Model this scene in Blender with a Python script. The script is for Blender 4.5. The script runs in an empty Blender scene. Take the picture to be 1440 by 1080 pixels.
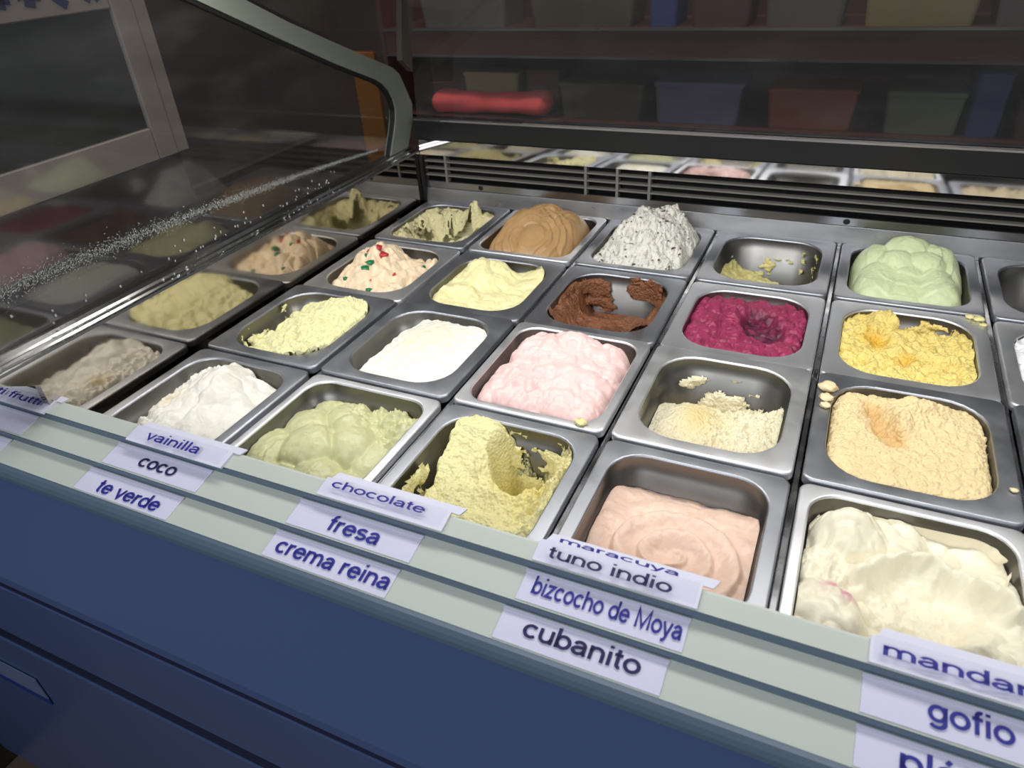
import bpy, math, random
import numpy as np

# ------------------------------------------------------------------ units
S = 0.2            # one tub pitch = 0.2 m
ZB = 0.95          # height of the tub rims above the floor
random.seed(4)
rng = np.random.default_rng(7)
scene = bpy.context.scene
COL = scene.collection

def W(p):
    return (p[0] * S, p[1] * S, p[2] * S + ZB)

# ------------------------------------------------------------------ camera
from mathutils import Matrix
RM = [[0.90833409, 0.41432175, -0.05715471],
      [0.18609366, -0.52274341, -0.83193057],
      [-0.37456418, 0.74503477, -0.55192831]]
CAMP = (3.9405, -6.1542, 2.4351)
cam = bpy.data.cameras.new('camera')
cam.sensor_width = 36.0
cam.lens = 992.06 / 1440 * 36
cam.clip_start = 0.02
cam.dof.use_dof = True
cam.dof.focus_distance = 0.84
cam.dof.aperture_fstop = 8.0
camo = bpy.data.objects.new('camera', cam)
COL.objects.link(camo)
r, d, f = RM
cx, cy, cz = W(CAMP)
camo.matrix_world = Matrix(((r[0], -d[0], -f[0], cx), (r[1], -d[1], -f[1], cy), (r[2], -d[2], -f[2], cz), (0, 0, 0, 1)))
scene.camera = camo

# ------------------------------------------------------------------ world, lights, exposure
world = bpy.data.worlds.new('world')
scene.world = world
world.use_nodes = True
bgn = world.node_tree.nodes['Background']
bgn.inputs[0].default_value = (0.90, 0.94, 1.0, 1)
bgn.inputs[1].default_value = 0.16
scene.view_settings.view_transform = 'Standard'
scene.view_settings.look = 'None'
scene.view_settings.gamma = 1.0
scene.view_settings.use_curve_mapping = False
scene.view_settings.exposure = 0.0

def area(name, loc, rot, sx, sy, power, color):
    l = bpy.data.lights.new(name, 'AREA')
    l.shape = 'RECTANGLE'
    l.size, l.size_y = sx * S, sy * S
    l.energy = power
    l.color = color
    o = bpy.data.objects.new(name, l)
    COL.objects.link(o)
    o.location = W(loc)
    o.rotation_euler = rot
    return o
# the case's own LED strip under the canopy
area('canopy_led_strip', (3.0, -2.6, 2.52), (0, 0, 0), 6.6, 0.6, 5.2, (1.0, 0.975, 0.93))
# added fill light, brightens the label rail and blue front panels
area('front_fill_light', (2.0, -13.0, 7.6), (0.7, 0, 0), 10.0, 4.0, 30.0, (0.93, 0.96, 1.0))
# added warm fill light that lifts the back shelves
area('back_fill_light', (1.5, 2.6, 8.2), (0, 0, 0), 6.0, 1.0, 9.5, (1.0, 0.80, 0.68))

# ------------------------------------------------------------------ materials
def lin(c):
    c = c / 255.0
    return c / 12.92 if c <= 0.04045 else ((c + 0.055) / 1.055) ** 2.4
def rgb(r_, g_, b_, k=1.0):
    return (lin(r_) * k, lin(g_) * k, lin(b_) * k, 1.0)

def principled(name):
    m = bpy.data.materials.new(name)
    m.use_nodes = True
    return m, m.node_tree.nodes, m.node_tree.links, m.node_tree.nodes['Principled BSDF']

def plain(name, col, rough=0.5, metal=0.0, noise=0.06, scale=30.0, bump=0.0, coat=0.0, spec=0.5, bscale=None):
    m, n, l, p = principled(name)
    p.inputs['Roughness'].default_value = rough
    p.inputs['Metallic'].default_value = metal
    p.inputs['Coat Weight'].default_value = coat
    p.inputs['Specular IOR Level'].default_value = spec
    tc = n.new('ShaderNodeTexCoord')
    nt = n.new('ShaderNodeTexNoise')
    nt.inputs['Scale'].default_value = scale
    nt.inputs['Detail'].default_value = 4
    l.new(tc.outputs['Object'], nt.inputs['Vector'])
    mx = n.new('ShaderNodeMix')
    mx.data_type = 'RGBA'
    l.new(nt.outputs['Fac'], mx.inputs[0])
    mx.inputs[6].default_value = tuple(c * (1 - noise) for c in col[:3]) + (1,)
    mx.inputs[7].default_value = tuple(min(1, c * (1 + noise)) for c in col[:3]) + (1,)
    l.new(mx.outputs[2], p.inputs['Base Color'])
    if bump:
        nb = n.new('ShaderNodeTexNoise')
        nb.inputs['Scale'].default_value = bscale or scale * 4
        l.new(tc.outputs['Object'], nb.inputs['Vector'])
        b = n.new('ShaderNodeBump')
        b.inputs['Strength'].default_value = bump
        b.inputs['Distance'].default_value = 0.002
        l.new(nb.outputs['Fac'], b.inputs['Height'])
        l.new(b.outputs['Normal'], p.inputs['Normal'])
    return m

def steel(name, col, rough, vec=(1, 1, 1), var=0.10, scale=18):
    m, n, l, p = principled(name)
    p.inputs['Base Color'].default_value = col
    p.inputs['Metallic'].default_value = 1.0
    tc = n.new('ShaderNodeTexCoord')
    mp = n.new('ShaderNodeMapping')
    mp.inputs['Scale'].default_value = vec
    nt = n.new('ShaderNodeTexNoise')
    nt.inputs['Scale'].default_value = scale
    nt.inputs['Detail'].default_value = 5
    l.new(tc.outputs['Object'], mp.inputs['Vector'])
    l.new(mp.outputs['Vector'], nt.inputs['Vector'])
    mr = n.new('ShaderNodeMapRange')
    mr.inputs['From Min'].default_value = 0.3
    mr.inputs['From Max'].default_value = 0.7
    mr.inputs['To Min'].default_value = max(0.02, rough - var)
    mr.inputs['To Max'].default_value = rough + var
    l.new(nt.outputs['Fac'], mr.inputs['Value'])
    l.new(mr.outputs['Result'], p.inputs['Roughness'])
    return m

def gelato_mat(name, bump, dist, scale, rough, pits=0.0):
    m, n, l, p = principled(name)
    a = n.new('ShaderNodeAttribute')
    a.attribute_name = 'tint'
    tc = n.new('ShaderNodeTexCoord')
    nt = n.new('ShaderNodeTexNoise')
    nt.inputs['Scale'].default_value = 45
    nt.inputs['Detail'].default_value = 6
    l.new(tc.outputs['Object'], nt.inputs['Vector'])
    mr = n.new('ShaderNodeMapRange')
    mr.inputs['To Min'].default_value = 0.90
    mr.inputs['To Max'].default_value = 1.08
    l.new(nt.outputs['Fac'], mr.inputs['Value'])
    mx = n.new('ShaderNodeMix')
    mx.data_type = 'RGBA'
    mx.blend_type = 'MULTIPLY'
    mx.inputs[0].default_value = 1.0
    l.new(a.outputs['Color'], mx.inputs[6])
    l.new(mr.outputs['Result'], mx.inputs[7])
    l.new(mx.outputs[2], p.inputs['Base Color'])
    p.inputs['Roughness'].default_value = rough
    p.inputs['Specular IOR Level'].default_value = 0.35
    p.inputs['Subsurface Weight'].default_value = 0.12
    p.inputs['Subsurface Radius'].default_value = (0.006, 0.005, 0.004)
    p.inputs['Subsurface Scale'].default_value = 1.0
    nb = n.new('ShaderNodeTexNoise')
    nb.inputs['Scale'].default_value = scale
    nb.inputs['Detail'].default_value = 6
    nb.inputs['Roughness'].default_value = 0.65
    l.new(tc.outputs['Object'], nb.inputs['Vector'])
    h = nb.outputs['Fac']
    if pits:
        vo = n.new('ShaderNodeTexVoronoi')
        vo.inputs['Scale'].default_value = scale * 2.2
        l.new(tc.outputs['Object'], vo.inputs['Vector'])
        m2 = n.new('ShaderNodeMath')
        m2.operation = 'MULTIPLY_ADD'
        l.new(vo.outputs['Distance'], m2.inputs[0])
        m2.inputs[1].default_value = -pits
        l.new(nb.outputs['Fac'], m2.inputs[2])
        h = m2.outputs[0]
    b = n.new('ShaderNodeBump')
    b.inputs['Strength'].default_value = bump
    b.inputs['Distance'].default_value = dist
    l.new(h, b.inputs['Height'])
    l.new(b.outputs['Normal'], p.inputs['Normal'])
    return m

def thin_glass(name, ior, tint=(1, 1, 1, 1), fog=0.0, gr=0.015):
    m = bpy.data.materials.new(name)
    m.use_nodes = True
    n, l = m.node_tree.nodes, m.node_tree.links
    n.clear()
    out = n.new('ShaderNodeOutputMaterial')
    tr = n.new('ShaderNodeBsdfTransparent')
    tr.inputs[0].default_value = tint
    gl = n.new('ShaderNodeBsdfGlossy')
    gl.inputs['Roughness'].default_value = gr
    f0 = 2 * ((ior - 1) / (ior + 1)) ** 2          # both faces of the pane
    lw = n.new('ShaderNodeLayerWeight')
    lw.inputs['Blend'].default_value = 0.5
    pw_ = n.new('ShaderNodeMath')
    pw_.operation = 'POWER'
    l.new(lw.outputs['Facing'], pw_.inputs[0])
    pw_.inputs[1].default_value = 5.0
    ma = n.new('ShaderNodeMath')
    ma.operation = 'MULTIPLY_ADD'
    l.new(pw_.outputs[0], ma.inputs[0])
    ma.inputs[1].default_value = 1 - f0
    ma.inputs[2].default_value = f0
    mx = n.new('ShaderNodeMixShader')
    l.new(ma.outputs[0], mx.inputs[0])
    l.new(tr.outputs[0], mx.inputs[1])
    l.new(gl.outputs[0], mx.inputs[2])
    last = mx.outputs[0]
    if fog:
        df = n.new('ShaderNodeBsdfDiffuse')
        df.inputs[0].default_value = (0.8, 0.85, 0.85, 1)
        tc = n.new('ShaderNodeTexCoord')
        mp = n.new('ShaderNodeMapping')
        mp.inputs['Scale'].default_value = (1, 1, 3)
        nt = n.new('ShaderNodeTexNoise')
        nt.inputs['Scale'].default_value = 7
        nt.inputs['Detail'].default_value = 5
        l.new(tc.outputs['Object'], mp.inputs['Vector'])
        l.new(mp.outputs['Vector'], nt.inputs['Vector'])
        mr = n.new('ShaderNodeMapRange')
        mr.inputs['From Min'].default_value = 0.45
        mr.inputs['From Max'].default_value = 0.8
        mr.inputs['To Min'].default_value = fog * 0.3
        mr.inputs['To Max'].default_value = fog
        l.new(nt.outputs['Fac'], mr.inputs['Value'])
        m2 = n.new('ShaderNodeMixShader')
        l.new(mr.outputs['Result'], m2.inputs[0])
        l.new(last, m2.inputs[1])
        l.new(df.outputs[0], m2.inputs[2])
        last = m2.outputs[0]
    l.new(last, out.inputs[0])
    return m

M = {}
M['pan'] = steel('pan_stainless', (0.43, 0.445, 0.49, 1), 0.45, (1, 1, 1), 0.07, 25)
M['pan_lit'] = steel('pan_stainless_lit', (0.80, 0.81, 0.84, 1), 0.48, (1, 1, 1), 0.06, 25)  # same steel made paler, reflections on some rims put into the colour
M['pan_in_dim'] = steel('pan_inside_dimmed', (0.21, 0.205, 0.195, 1), 0.40, (1, 1, 1), 0.06, 25)  # same steel darkened, dim reflections inside the pans put into the colour
M['bar'] = steel('divider_steel', (0.45, 0.45, 0.47, 1), 0.28, (1, 1, 1), 0.1, 30)
M['liner'] = steel('polished_liner', (0.50, 0.46, 0.40, 1), 0.07, (1, 0.3, 1), 0.05, 12)
M['mirror'] = steel('polished_strip', (0.62, 0.60, 0.58, 1), 0.05, (0.2, 1, 1), 0.03, 12)
M['ledge'] = steel('ledge_steel', (0.55, 0.54, 0.53, 1), 0.16, (1, 0.2, 1), 0.08, 20)
M['back_steel'] = steel('back_steel', (0.42, 0.42, 0.43, 1), 0.33, (0.3, 1, 1), 0.1, 20)
M['slat'] = plain('pale_slat', rgb(120, 118, 114), 0.4)
M['black'] = plain('black_gap', (0.006, 0.006, 0.007, 1), 0.6)
M['beam'] = plain('black_beam', (0.010, 0.010, 0.011, 1), 0.35)
M['frame'] = plain('grey_painted_frame', rgb(118, 125, 117), 0.4, noise=0.03)
M['post'] = plain('dim_grey_post', rgb(84, 78, 73), 0.5, noise=0.03)
M['tier'] = plain('grey_green_plastic', rgb(190, 198, 190), 0.42, noise=0.025, scale=12)
M['riser'] = plain('shaded_rail_plastic', rgb(92, 110, 128), 0.4, noise=0.03)  # shade on the down-facing step edges put into this colour
M['blue'] = plain('blue_gloss_panel', rgb(64, 82, 122), 0.25, noise=0.03, scale=4)
M['blue_dark'] = plain('dark_blue_gap_shade', rgb(16, 26, 58), 0.4)
M['pale_sticker'] = plain('pale_sticker', rgb(92, 106, 140), 0.4)
M['sticker_blue'] = plain('sticker_blue', rgb(22, 48, 118), 0.4)
M['acrylic'] = thin_glass('clear_acrylic', 1.3, (0.97, 0.97, 1.0, 1))
M['card'] = plain('label_card', rgb(222, 222, 238), 0.35, noise=0.015)
M['ink'] = plain('blue_ink', rgb(40, 42, 142), 0.5, noise=0.02)
M['ink_dark'] = plain('dark_blue_ink', rgb(28, 28, 84), 0.5, noise=0.02)
M['glass'] = thin_glass('end_glass', 1.64, (0.80, 0.83, 0.82, 1), 0.03, 0.06)
M['rear_glass'] = thin_glass('rear_glass', 1.5, (0.85, 0.84, 0.84, 1), 0.035)
m, n, l, p = principled('water_drop')
p.inputs['Base Color'].default_value = (0.9, 0.93, 0.93, 1)
p.inputs['Roughness'].default_value = 0.08
p.inputs['Transmission Weight'].default_value = 0.75
p.inputs['IOR'].default_value = 1.33
M['drop'] = m
M['gel_rough'] = gelato_mat('gelato_rough', 0.9, 0.0030, 130, 0.5, 0.6)
M['gel_smooth'] = gelato_mat('gelato_smooth', 0.5, 0.0018, 90, 0.30)
M['gel_ice'] = gelato_mat('gelato_icy', 0.6, 0.002, 120, 0.30, 0.2)
M['choc_chip'] = plain('chocolate_flake', rgb(88, 70, 62), 0.5)
M['red_fruit'] = plain('red_candied_fruit', rgb(185, 45, 52), 0.3)
M['green_fruit'] = plain('green_candied_fruit', rgb(24, 120, 72), 0.3)
M['wood_dark'] = plain('dark_brown_shelf', rgb(92, 64, 56), 0.5, noise=0.2, scale=8)
M['wall'] = plain('dim_plaster', rgb(86, 74, 66), 0.8, noise=0.05, scale=3)
M['floor'] = plain('brown_floor', rgb(88, 76, 68), 0.5, noise=0.1, scale=5)
M['towel'] = plain('red_cloth', rgb(240, 98, 100), 0.9, noise=0.12, scale=60, bump=0.4)
M['counter'] = plain('dark_counter', rgb(50, 42, 42), 0.45, noise=0.1)
M['board_frame'] = plain('board_frame', rgb(150, 138, 130), 0.45, noise=0.04)
M['board_dark'] = plain('board_dark_pane', rgb(46, 46, 46), 0.2, noise=0.1, scale=3)
M['orange'] = plain('amber_post', rgb(150, 92, 24), 0.6)
for nm, c in (('lilac', (120, 118, 150)), ('amber', (150, 88, 58)), ('sage', (120, 128, 100)), ('blue_reflection', (70, 84, 140)),
              ('straw', (150, 140, 104)), ('grey_tub', (104, 100, 98)), ('olive', (96, 88, 66)), ('brown_tub', (98, 70, 62))):
    M[nm] = plain(nm + '_plastic', rgb(*c), 0.5, noise=0.12, scale=12)

# ------------------------------------------------------------------ mesh helpers
def mesh_np(name, V, F, mat, smooth=False):
    """V (n,3) in units relative to the thing's origin, F list / array of quads or mixed faces"""
    me = bpy.data.meshes.new(name)
    V = np.asarray(V, float) * S
    if isinstance(F, np.ndarray):
        k = F.shape[1]
        me.vertices.add(len(V))
        me.vertices.foreach_set('co', V.ravel())
        me.loops.add(F.size)
        me.loops.foreach_set('vertex_index', F.ravel().astype(np.int32))
        me.polygons.add(len(F))
        me.polygons.foreach_set('loop_start', (np.arange(len(F)) * k).astype(np.int32))
        me.update(calc_edges=True)
    else:
        me.from_pydata([tuple(v) for v in V], [], [tuple(q) for q in F])
        me.update()
    if smooth:
        me.polygons.foreach_set('use_smooth', [True] * len(me.polygons))
    me.materials.append(mat)
    return me

def put(name, me, parent=None, at=None):
    o = bpy.data.objects.new(name, me)
    COL.objects.link(o)
    if parent is not None:
        o.parent = parent
        if at is not None:
            o.location = (at[0] * S, at[1] * S, at[2] * S)
    elif at is not None:
        o.location = W(at)
    return o

def tag(o, label, cat, group=None):
    o['label'] = label
    o['category'] = cat
    if group:
        o['group'] = group
    return o

def empty(name, at):
    o = bpy.data.objects.new(name, None)
    o.empty_display_size = 0.05
    COL.objects.link(o)
    o.location = W(at)
    return o

class MB:
    def __init__(s):
        s.v, s.f = [], []
    def add(s, vs, fs):
        b = len(s.v)
        s.v += [tuple(v) for v in vs]
        s.f += [tuple(i + b for i in q) for q in fs]
        return s
    def box(s, x0, x1, y0, y1, z0, z1, bev=0.0):
        if bev <= 0:
            s.add([(x, y, z) for x in (x0, x1) for y in (y0, y1) for z in (z0, z1)],
                  [(0, 1, 3, 2), (4, 6, 7, 5), (0, 4, 5, 1), (2, 3, 7, 6), (0, 2, 6, 4), (1, 5, 7, 3)])
            return s
        b = bev
        rings = []
        for z, i in ((z0, b), (z0 + b, 0), (z1 - b, 0), (z1, b)):
            c = b
            xa, xb, ya, yb = x0 + i, x1 - i, y0 + i, y1 - i
            rings.append([(xa + c, ya, z), (xb - c, ya, z), (xb, ya + c, z), (xb, yb - c, z),
                          (xb - c, yb, z), (xa + c, yb, z), (xa, yb - c, z), (xa, ya + c, z)])
        vs = [q for rg in rings for q in rg]
        fs = [tuple(range(7, -1, -1)), tuple(range(24, 32))]
        for k in range(3):
            for i in range(8):
                j = (i + 1) % 8
                fs.append((k * 8 + i, k * 8 + j, k * 8 + 8 + j, k * 8 + 8 + i))
        s.add(vs, fs)
        return s
    def extrude_yz(s, prof, x0, x1, closed=True):
        """profile points (y,z) swept along X, with end caps"""
        k = len(prof)
        vs = [(x0, y, z) for y, z in prof] + [(x1, y, z) for y, z in prof]
        fs = []
        for i in range(k if closed else k - 1):
            j = (i + 1) % k
            fs.append((i, j, k + j, k + i))
        if closed:
            fs += [tuple(range(k - 1, -1, -1)), tuple(range(k, 2 * k))]
        s.add(vs, fs)
        return s
    def extrude_xz(s, prof, y0, y1):
        k = len(prof)
        vs = [(x, y0, z) for x, z in prof] + [(x, y1, z) for x, z in prof]
        fs = [(i, (i + 1) % k, k + (i + 1) % k, k + i) for i in range(k)]
        fs += [tuple(range(k - 1, -1, -1)), tuple(range(k, 2 * k))]
        s.add(vs, fs)
        return s
    def ribbon_x(s, inner, outer, x0, x1):
        """plate between two (y,z) polylines, thickness along X"""
        k = len(inner)
        vs = []
        for x in (x0, x1):
            vs += [(x, y, z) for y, z in inner] + [(x, y, z) for y, z in outer]
        fs = []
        for i in range(k - 1):
            fs.append((i, i + 1, k + i + 1, k + i))
            fs.append((2 * k + i, 3 * k + i, 3 * k + i + 1, 2 * k + i + 1))
            fs.append((i, 2 * k + i, 2 * k + i + 1, i + 1))
            fs.append((k + i, k + i + 1, 3 * k + i + 1, 3 * k + i))
        fs.append((0, k, 3 * k, 2 * k))
        fs.append((k - 1, 3 * k - 1, 4 * k - 1, 2 * k - 1))
        s.add(vs, fs)
        return s
    def build(s, name, mat, parent=None, at=None, smooth=False, org=(0, 0, 0)):
        V = np.array(s.v, float) - np.array(org, float)
        return put(name, mesh_np(name, V, s.f, mat, smooth), parent, at)

def struct(o):
    o['kind'] = 'structure'
    return o

# ------------------------------------------------------------------ the room
FZ = -ZB / S
struct(MB().box(-16, 14, -16, 10, FZ - 0.2, FZ).build('floor', M['floor'], at=(0, 0, 0)))
struct(MB().box(-16, 14, 10, 10.3, FZ, 8.8).build('wall_back', M['wall'], at=(0, 0, 0)))
struct(MB().box(-16.3, -16, -16, 10.3, FZ, 8.8).build('wall_left', M['wall'], at=(0, 0, 0)))

# ------------------------------------------------------------------ the display freezer
X0, X1 = -2.7, 7.2      # body ends
case = empty('display_freezer', (2.2, -2.2, FZ))
tag(case, 'long gelato display freezer with blue front panels and grey stepped label rail', 'freezer')
CO = (2.2, -2.2, FZ)
def cpart(name, mb, mat, smooth=False, parent=None):
    return mb.build(name, mat, parent or case, smooth=smooth, org=CO)

# well floor and liners
cpart('well_floor', MB().box(-0.12, X1, -4.2, 0.10, -0.95, -0.90), M['back_steel'])
cpart('side_liner', MB().box(-0.10, -0.045, -4.26, 0.06, -0.90, 0.49).add([(x, y, z) for x in (-0.10, -0.045) for y, z in ((-4.26, 0.34), (-4.26, 0.49), (-4.50, 0.49), (-4.50, 0.485))], [(0, 1, 2, 3), (4, 7, 6, 5), (0, 4, 5, 1), (1, 5, 6, 2), (2, 6, 7, 3), (3, 7, 4, 0)]), M['liner'])
sl = cpart('side_ledge', MB().extrude_xz([(-0.045, 0.49), (-0.05, 0.505), (-0.08, 0.505), (-0.09, 0.515), (-0.13, 0.518), (-0.14, 0.53),
                                          (-0.19, 0.535), (-0.24, 0.535), (-0.24, 0.44), (-0.101, 0.44), (-0.101, 0.489)], -4.9, 0.16), M['ledge'])
cpart('corner_post', MB().box(-0.04, 0.0, 0.005, 0.045, -0.3, 0.46), M['black'])
# back wall: sloped plate, drilled lip, grille, polished strip, beam
cpart('back_plate', MB().extrude_yz([(0.005, -0.9), (0.005, 0.0), (0.04, 0.13), (0.07, 0.135), (0.07, -0.9)], -0.04, X1), M['back_steel'])
lip = cpart('drilled_lip', MB().box(-0.04, X1, 0.052, 0.07, 0.1355, 0.20), M['back_steel'])
for hx in (0.62, 4.02):
    k = 10
    mb = MB()
    mb.add([(hx + 0.028 * math.cos(2 * math.pi * i / k), y, 0.168 + 0.024 * math.sin(2 * math.pi * i / k)) for y in (0.0505, 0.06) for i in range(k)],
           [tuple(range(k))] + [(i, (i + 1) % k, k + (i + 1) % k, k + i) for i in range(k)])
    cpart('screw_hole', mb, M['black'], parent=lip)
cpart('grille_cavity', MB().box(-0.04, X1, 0.16, 0.20, 0.10, 0.52), M['black'])
cpart('grille_sill', MB().box(-0.04, X1, 0.071, 0.159, 0.17, 0.19), M['black'])
for z in (0.265, 0.335, 0.405):
    cpart('grille_slat', MB().extrude_yz([(0.05, z - 0.008), (0.05, z + 0.006), (0.11, z + 0.004), (0.11, z - 0.008)], 0.0, X1), M['slat'])
for mx_ in (0.24, 1.737, 2.043, 2.345, 6.0):
    cpart('grille_mullion', MB().box(mx_ - 0.012, mx_ + 0.012, 0.045, 0.12, 0.201, 0.469), M['slat'])
cpart('polished_strip', MB().extrude_yz([(0.035, 0.470), (0.044, 0.612), (0.15, 0.615), (0.15, 0.470)], -0.04, X1), M['mirror'])
cpart('black_beam', MB().extrude_yz([(0.06, 0.616), (0.075, 0.79), (0.20, 0.79), (0.20, 0.616)], -0.10, X1), M['beam'])
cpart('beam_trim', MB().extrude_yz([(0.072, 0.791), (0.072, 0.806), (0.13, 0.806), (0.13, 0.791)], -0.10, X1), M['back_steel'])
# end frame, glass panes
inner = [(-3.4, 2.62), (-2.229, 2.094), (-1.43, 1.719), (-0.873, 1.466), (-0.353, 1.249), (-0.25, 1.19), (-0.17, 1.115), (-0.12, 1.03), (-0.10, 0.94), (-0.12, 0.85), (-0.17, 0.75), (-0.30, 0.536)]
outer = [(-3.2, 2.72), (-2.1, 2.20), (-1.381, 1.856), (-0.823, 1.619), (-0.30, 1.40), (-0.16, 1.345), (-0.06, 1.30), (0.04, 1.23), (0.12, 1.08), (0.20, 0.92), (0.17, 0.76), (0.02, 0.536)]
fr = cpart('end_frame', MB().ribbon_x(inner, outer, -0.24, -0.16), M['frame'])
cpart('frame_seal', MB().ribbon_x([(y - 0.016, z - 0.02) for y, z in inner], [(y - 0.001, z - 0.001) for y, z in inner], -0.225, -0.175), M['black'], parent=fr)
cpart('rear_post', MB().ribbon_x([(0.137, 1.33), (0.16, 1.45), (0.263, 1.836), (0.42, 2.5)], [(0.30, 1.20), (0.34, 1.40), (0.464, 1.815), (0.62, 2.5)], -0.23, -0.17), M['post'], parent=fr)
gp = cpart('end_glass', MB().add([(-0.2, -4.88, 0.536), (-0.2, -0.32, 0.536), (-0.2, -0.19, 0.75), (-0.2, -0.14, 0.85), (-0.2, -0.12, 0.94), (-0.2, -0.14, 1.03),
                                  (-0.2, -0.19, 1.115), (-0.2, -0.27, 1.18), (-0.2, -0.37, 1.235), (-0.2, -3.42, 2.60), (-0.2, -4.88, 2.60)],
                                 [tuple(range(11))]), M['glass'])
cpart('upper_glass', MB().add([(-0.2, -3.1, 2.68), (-0.2, -0.20, 1.37), (-0.2, -0.03, 1.33), (-0.2, 0.1, 1.36), (-0.2, 0.15, 1.45), (-0.2, 0.25, 1.836), (-0.2, 0.41, 2.5), (-0.2, 0.40, 2.68)],
                              [tuple(range(8))]), M['rear_glass'])
cpart('rear_glass', MB().add([(-0.10, 0.16, 0.791), (X1, 0.16, 0.791), (X1, 0.30, 2.5), (-0.10, 0.30, 2.5)], [(0, 1, 2, 3)]), M['rear_glass'])
# canopy lamp housing (above the picture)
cpart('lamp_housing', MB().box(-0.15, X1, -3.1, -2.1, 2.56, 2.70, 0.03), M['frame'])
cpart('canopy_top', MB().box(-0.15, X1, -2.09, 0.6, 2.58, 2.66, 0.02), M['frame'])

# stepped label rail
T = (-0.974, -0.225)
tiers = {'A': ((-4.22, 0.20), 0.0855), 'B': ((-4.303, 0.133), 0.157), 'C': ((-4.456, 0.053), 0.1546)}
for k_, ((y, z), w) in tiers.items():
    ye, ze = y + T[0] * w, z + T[1] * w
    back = 0.012
    rl = 0.0 if k_ != 'A' else 0.03
    cpart('label_step', MB().extrude_yz([(y + back, z - 0.045), (y + back, z + 0.0), (y, z), (ye, ze), (ye + 0.003, ze - 0.006), (ye + 0.02, ze - 0.045)], X0, X1), M['tier'])
cpart('step_riser', MB().extrude_yz([(-4.300, 0.172), (-4.3045, 0.170), (-4.3065, 0.15), (-4.3035, 0.1325), (-4.285, 0.1325)], X0, X1), M['riser'])
cpart('step_riser', MB().extrude_yz([(-4.450, 0.092), (-4.4575, 0.090), (-4.4595, 0.07), (-4.4565, 0.0525), (-4.44, 0.0525)], X0, X1), M['riser'])
nos = []
for i in range(11):
    a = math.radians(100 - i * 19)
    nos.append((-4.598 - 0.042 * math.cos(a - math.pi / 2) , -0.045 + 0.062 * math.sin(a)))
nos = [(-4.585, 0.016), (-4.606, 0.0165), (-4.622, 0.004), (-4.636, -0.02), (-4.642, -0.05), (-4.638, -0.085), (-4.622, -0.112), (-4.60, -0.122), (-4.585, -0.122)]
cpart('rail_nosing', MB().extrude_yz(nos, X0, X1), M['riser'])
cpart('rail_base', MB().box(X0 + 0.02, X1, -4.584, -4.27, -0.12, 0.015), M['black'])
cpart('front_liner', MB().box(-0.045, X1, -4.268, -4.250, -0.9, 0.15), M['back_steel'])
# blue body panels
cpart('upper_panel', MB().extrude_yz([(-4.575, -0.13), (-4.60, -0.19), (-4.862, -0.72), (-4.870, -0.775), (-4.55, -0.775), (-4.50, -0.13)], X0, X1), M['blue'])
cpart('gap_shade_strip', MB().box(X0 + 0.02, X1, -4.867, -4.5, -0.83, -0.776), M['blue_dark'])  # solid flush strip, shade of the panel seam put into its colour
cpart('middle_panel', MB().extrude_yz([(-4.872, -0.831), (-4.875, -0.838), (-4.880, -1.425), (-4.877, -1.43), (-4.5, -1.43), (-4.5, -0.831)], X0, X1), M['blue'])
cpart('gap_shade_strip', MB().box(X0 + 0.02, X1, -4.873, -4.5, -1.57, -1.431), M['blue_dark'])  # wider strip, seam shade again put into the dark colour
lowp = cpart('lower_panel', MB().extrude_yz([(-4.88, -1.571), (-4.884, -1.58), (-4.89, FZ + 0.5), (-4.5, FZ + 0.5), (-4.5, -1.571)], X0, X1), M['blue'])
st_ = cpart('panel_sticker', MB().box(-1.95, -0.72, -4.899, -4.892, -2.22, -1.98), M['pale_sticker'])
cpart('sticker_stripe', MB().box(-1.95, -0.72, -4.9, -4.892, -2.29, -2.221), M['sticker_blue'], parent=st_)
cpart('plinth', MB().box(X0 + 0.1, X1, -4.7, 0.5, FZ + 0.001, FZ + 0.49), M['black'])
cpart('body_shell', MB().box(X0 + 0.05, X1 - 0.05, -4.49, 0.6, FZ + 0.5, -0.96), M['blue_dark'])

# condensation on the end glass
ICO_V, ICO_F = [], []
ph = (1 + 5 ** 0.5) / 2
for a, b in ((1, ph), (-1, ph), (1, -ph), (-1, -ph)):
    ICO_V += [(0, a, b), (a, b, 0), (b, 0, a)]
ICO_V = np.array(ICO_V, float)
ICO_V /= np.linalg.norm(ICO_V[0])
for i in range(12):
    for j in range(i + 1, 12):
        for k in range(j + 1, 12):
            if all(abs(np.linalg.norm(ICO_V[p_] - ICO_V[q_]) - 1.0515) < 0.01 for p_, q_ in ((i, j), (j, k), (i, k))):
                c = np.cross(ICO_V[j] - ICO_V[i], ICO_V[k] - ICO_V[i])
                ICO_F.append((i, j, k) if c @ ICO_V[i] > 0 else (i, k, j))
ICO_F = np.array(ICO_F)
def blobs(name, pts, mat, parent, org):
    """pts rows: x,y,z,rx,ry,rz"""
    P = np.array(pts)
    V = (ICO_V[None] * P[:, None, 3:6] + P[:, None, 0:3]).reshape(-1, 3) - np.array(org)
    F = (ICO_F[None] + (np.arange(len(P)) * 12)[:, None, None]).reshape(-1, 3)
    return put(name, mesh_np(name, V, F, mat, True), parent)
pts = []
for i in range(6500):
    t = rng.random() ** 0.9
    y = -4.6 + 4.15 * t
    zc = 0.865 - 0.03 * t - 0.20 * t * t
    off = rng.normal(0, 0.006 + 0.022 * (1 - t)) if rng.random() < 0.8 else rng.normal(0.0, 0.045 * (1.1 - t))
    r_ = rng.uniform(0.0014, 0.0034) * (1.25 - 0.5 * t)
    pts.append((-0.196, y, zc + off, r_ * 0.7, r_, r_))
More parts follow.
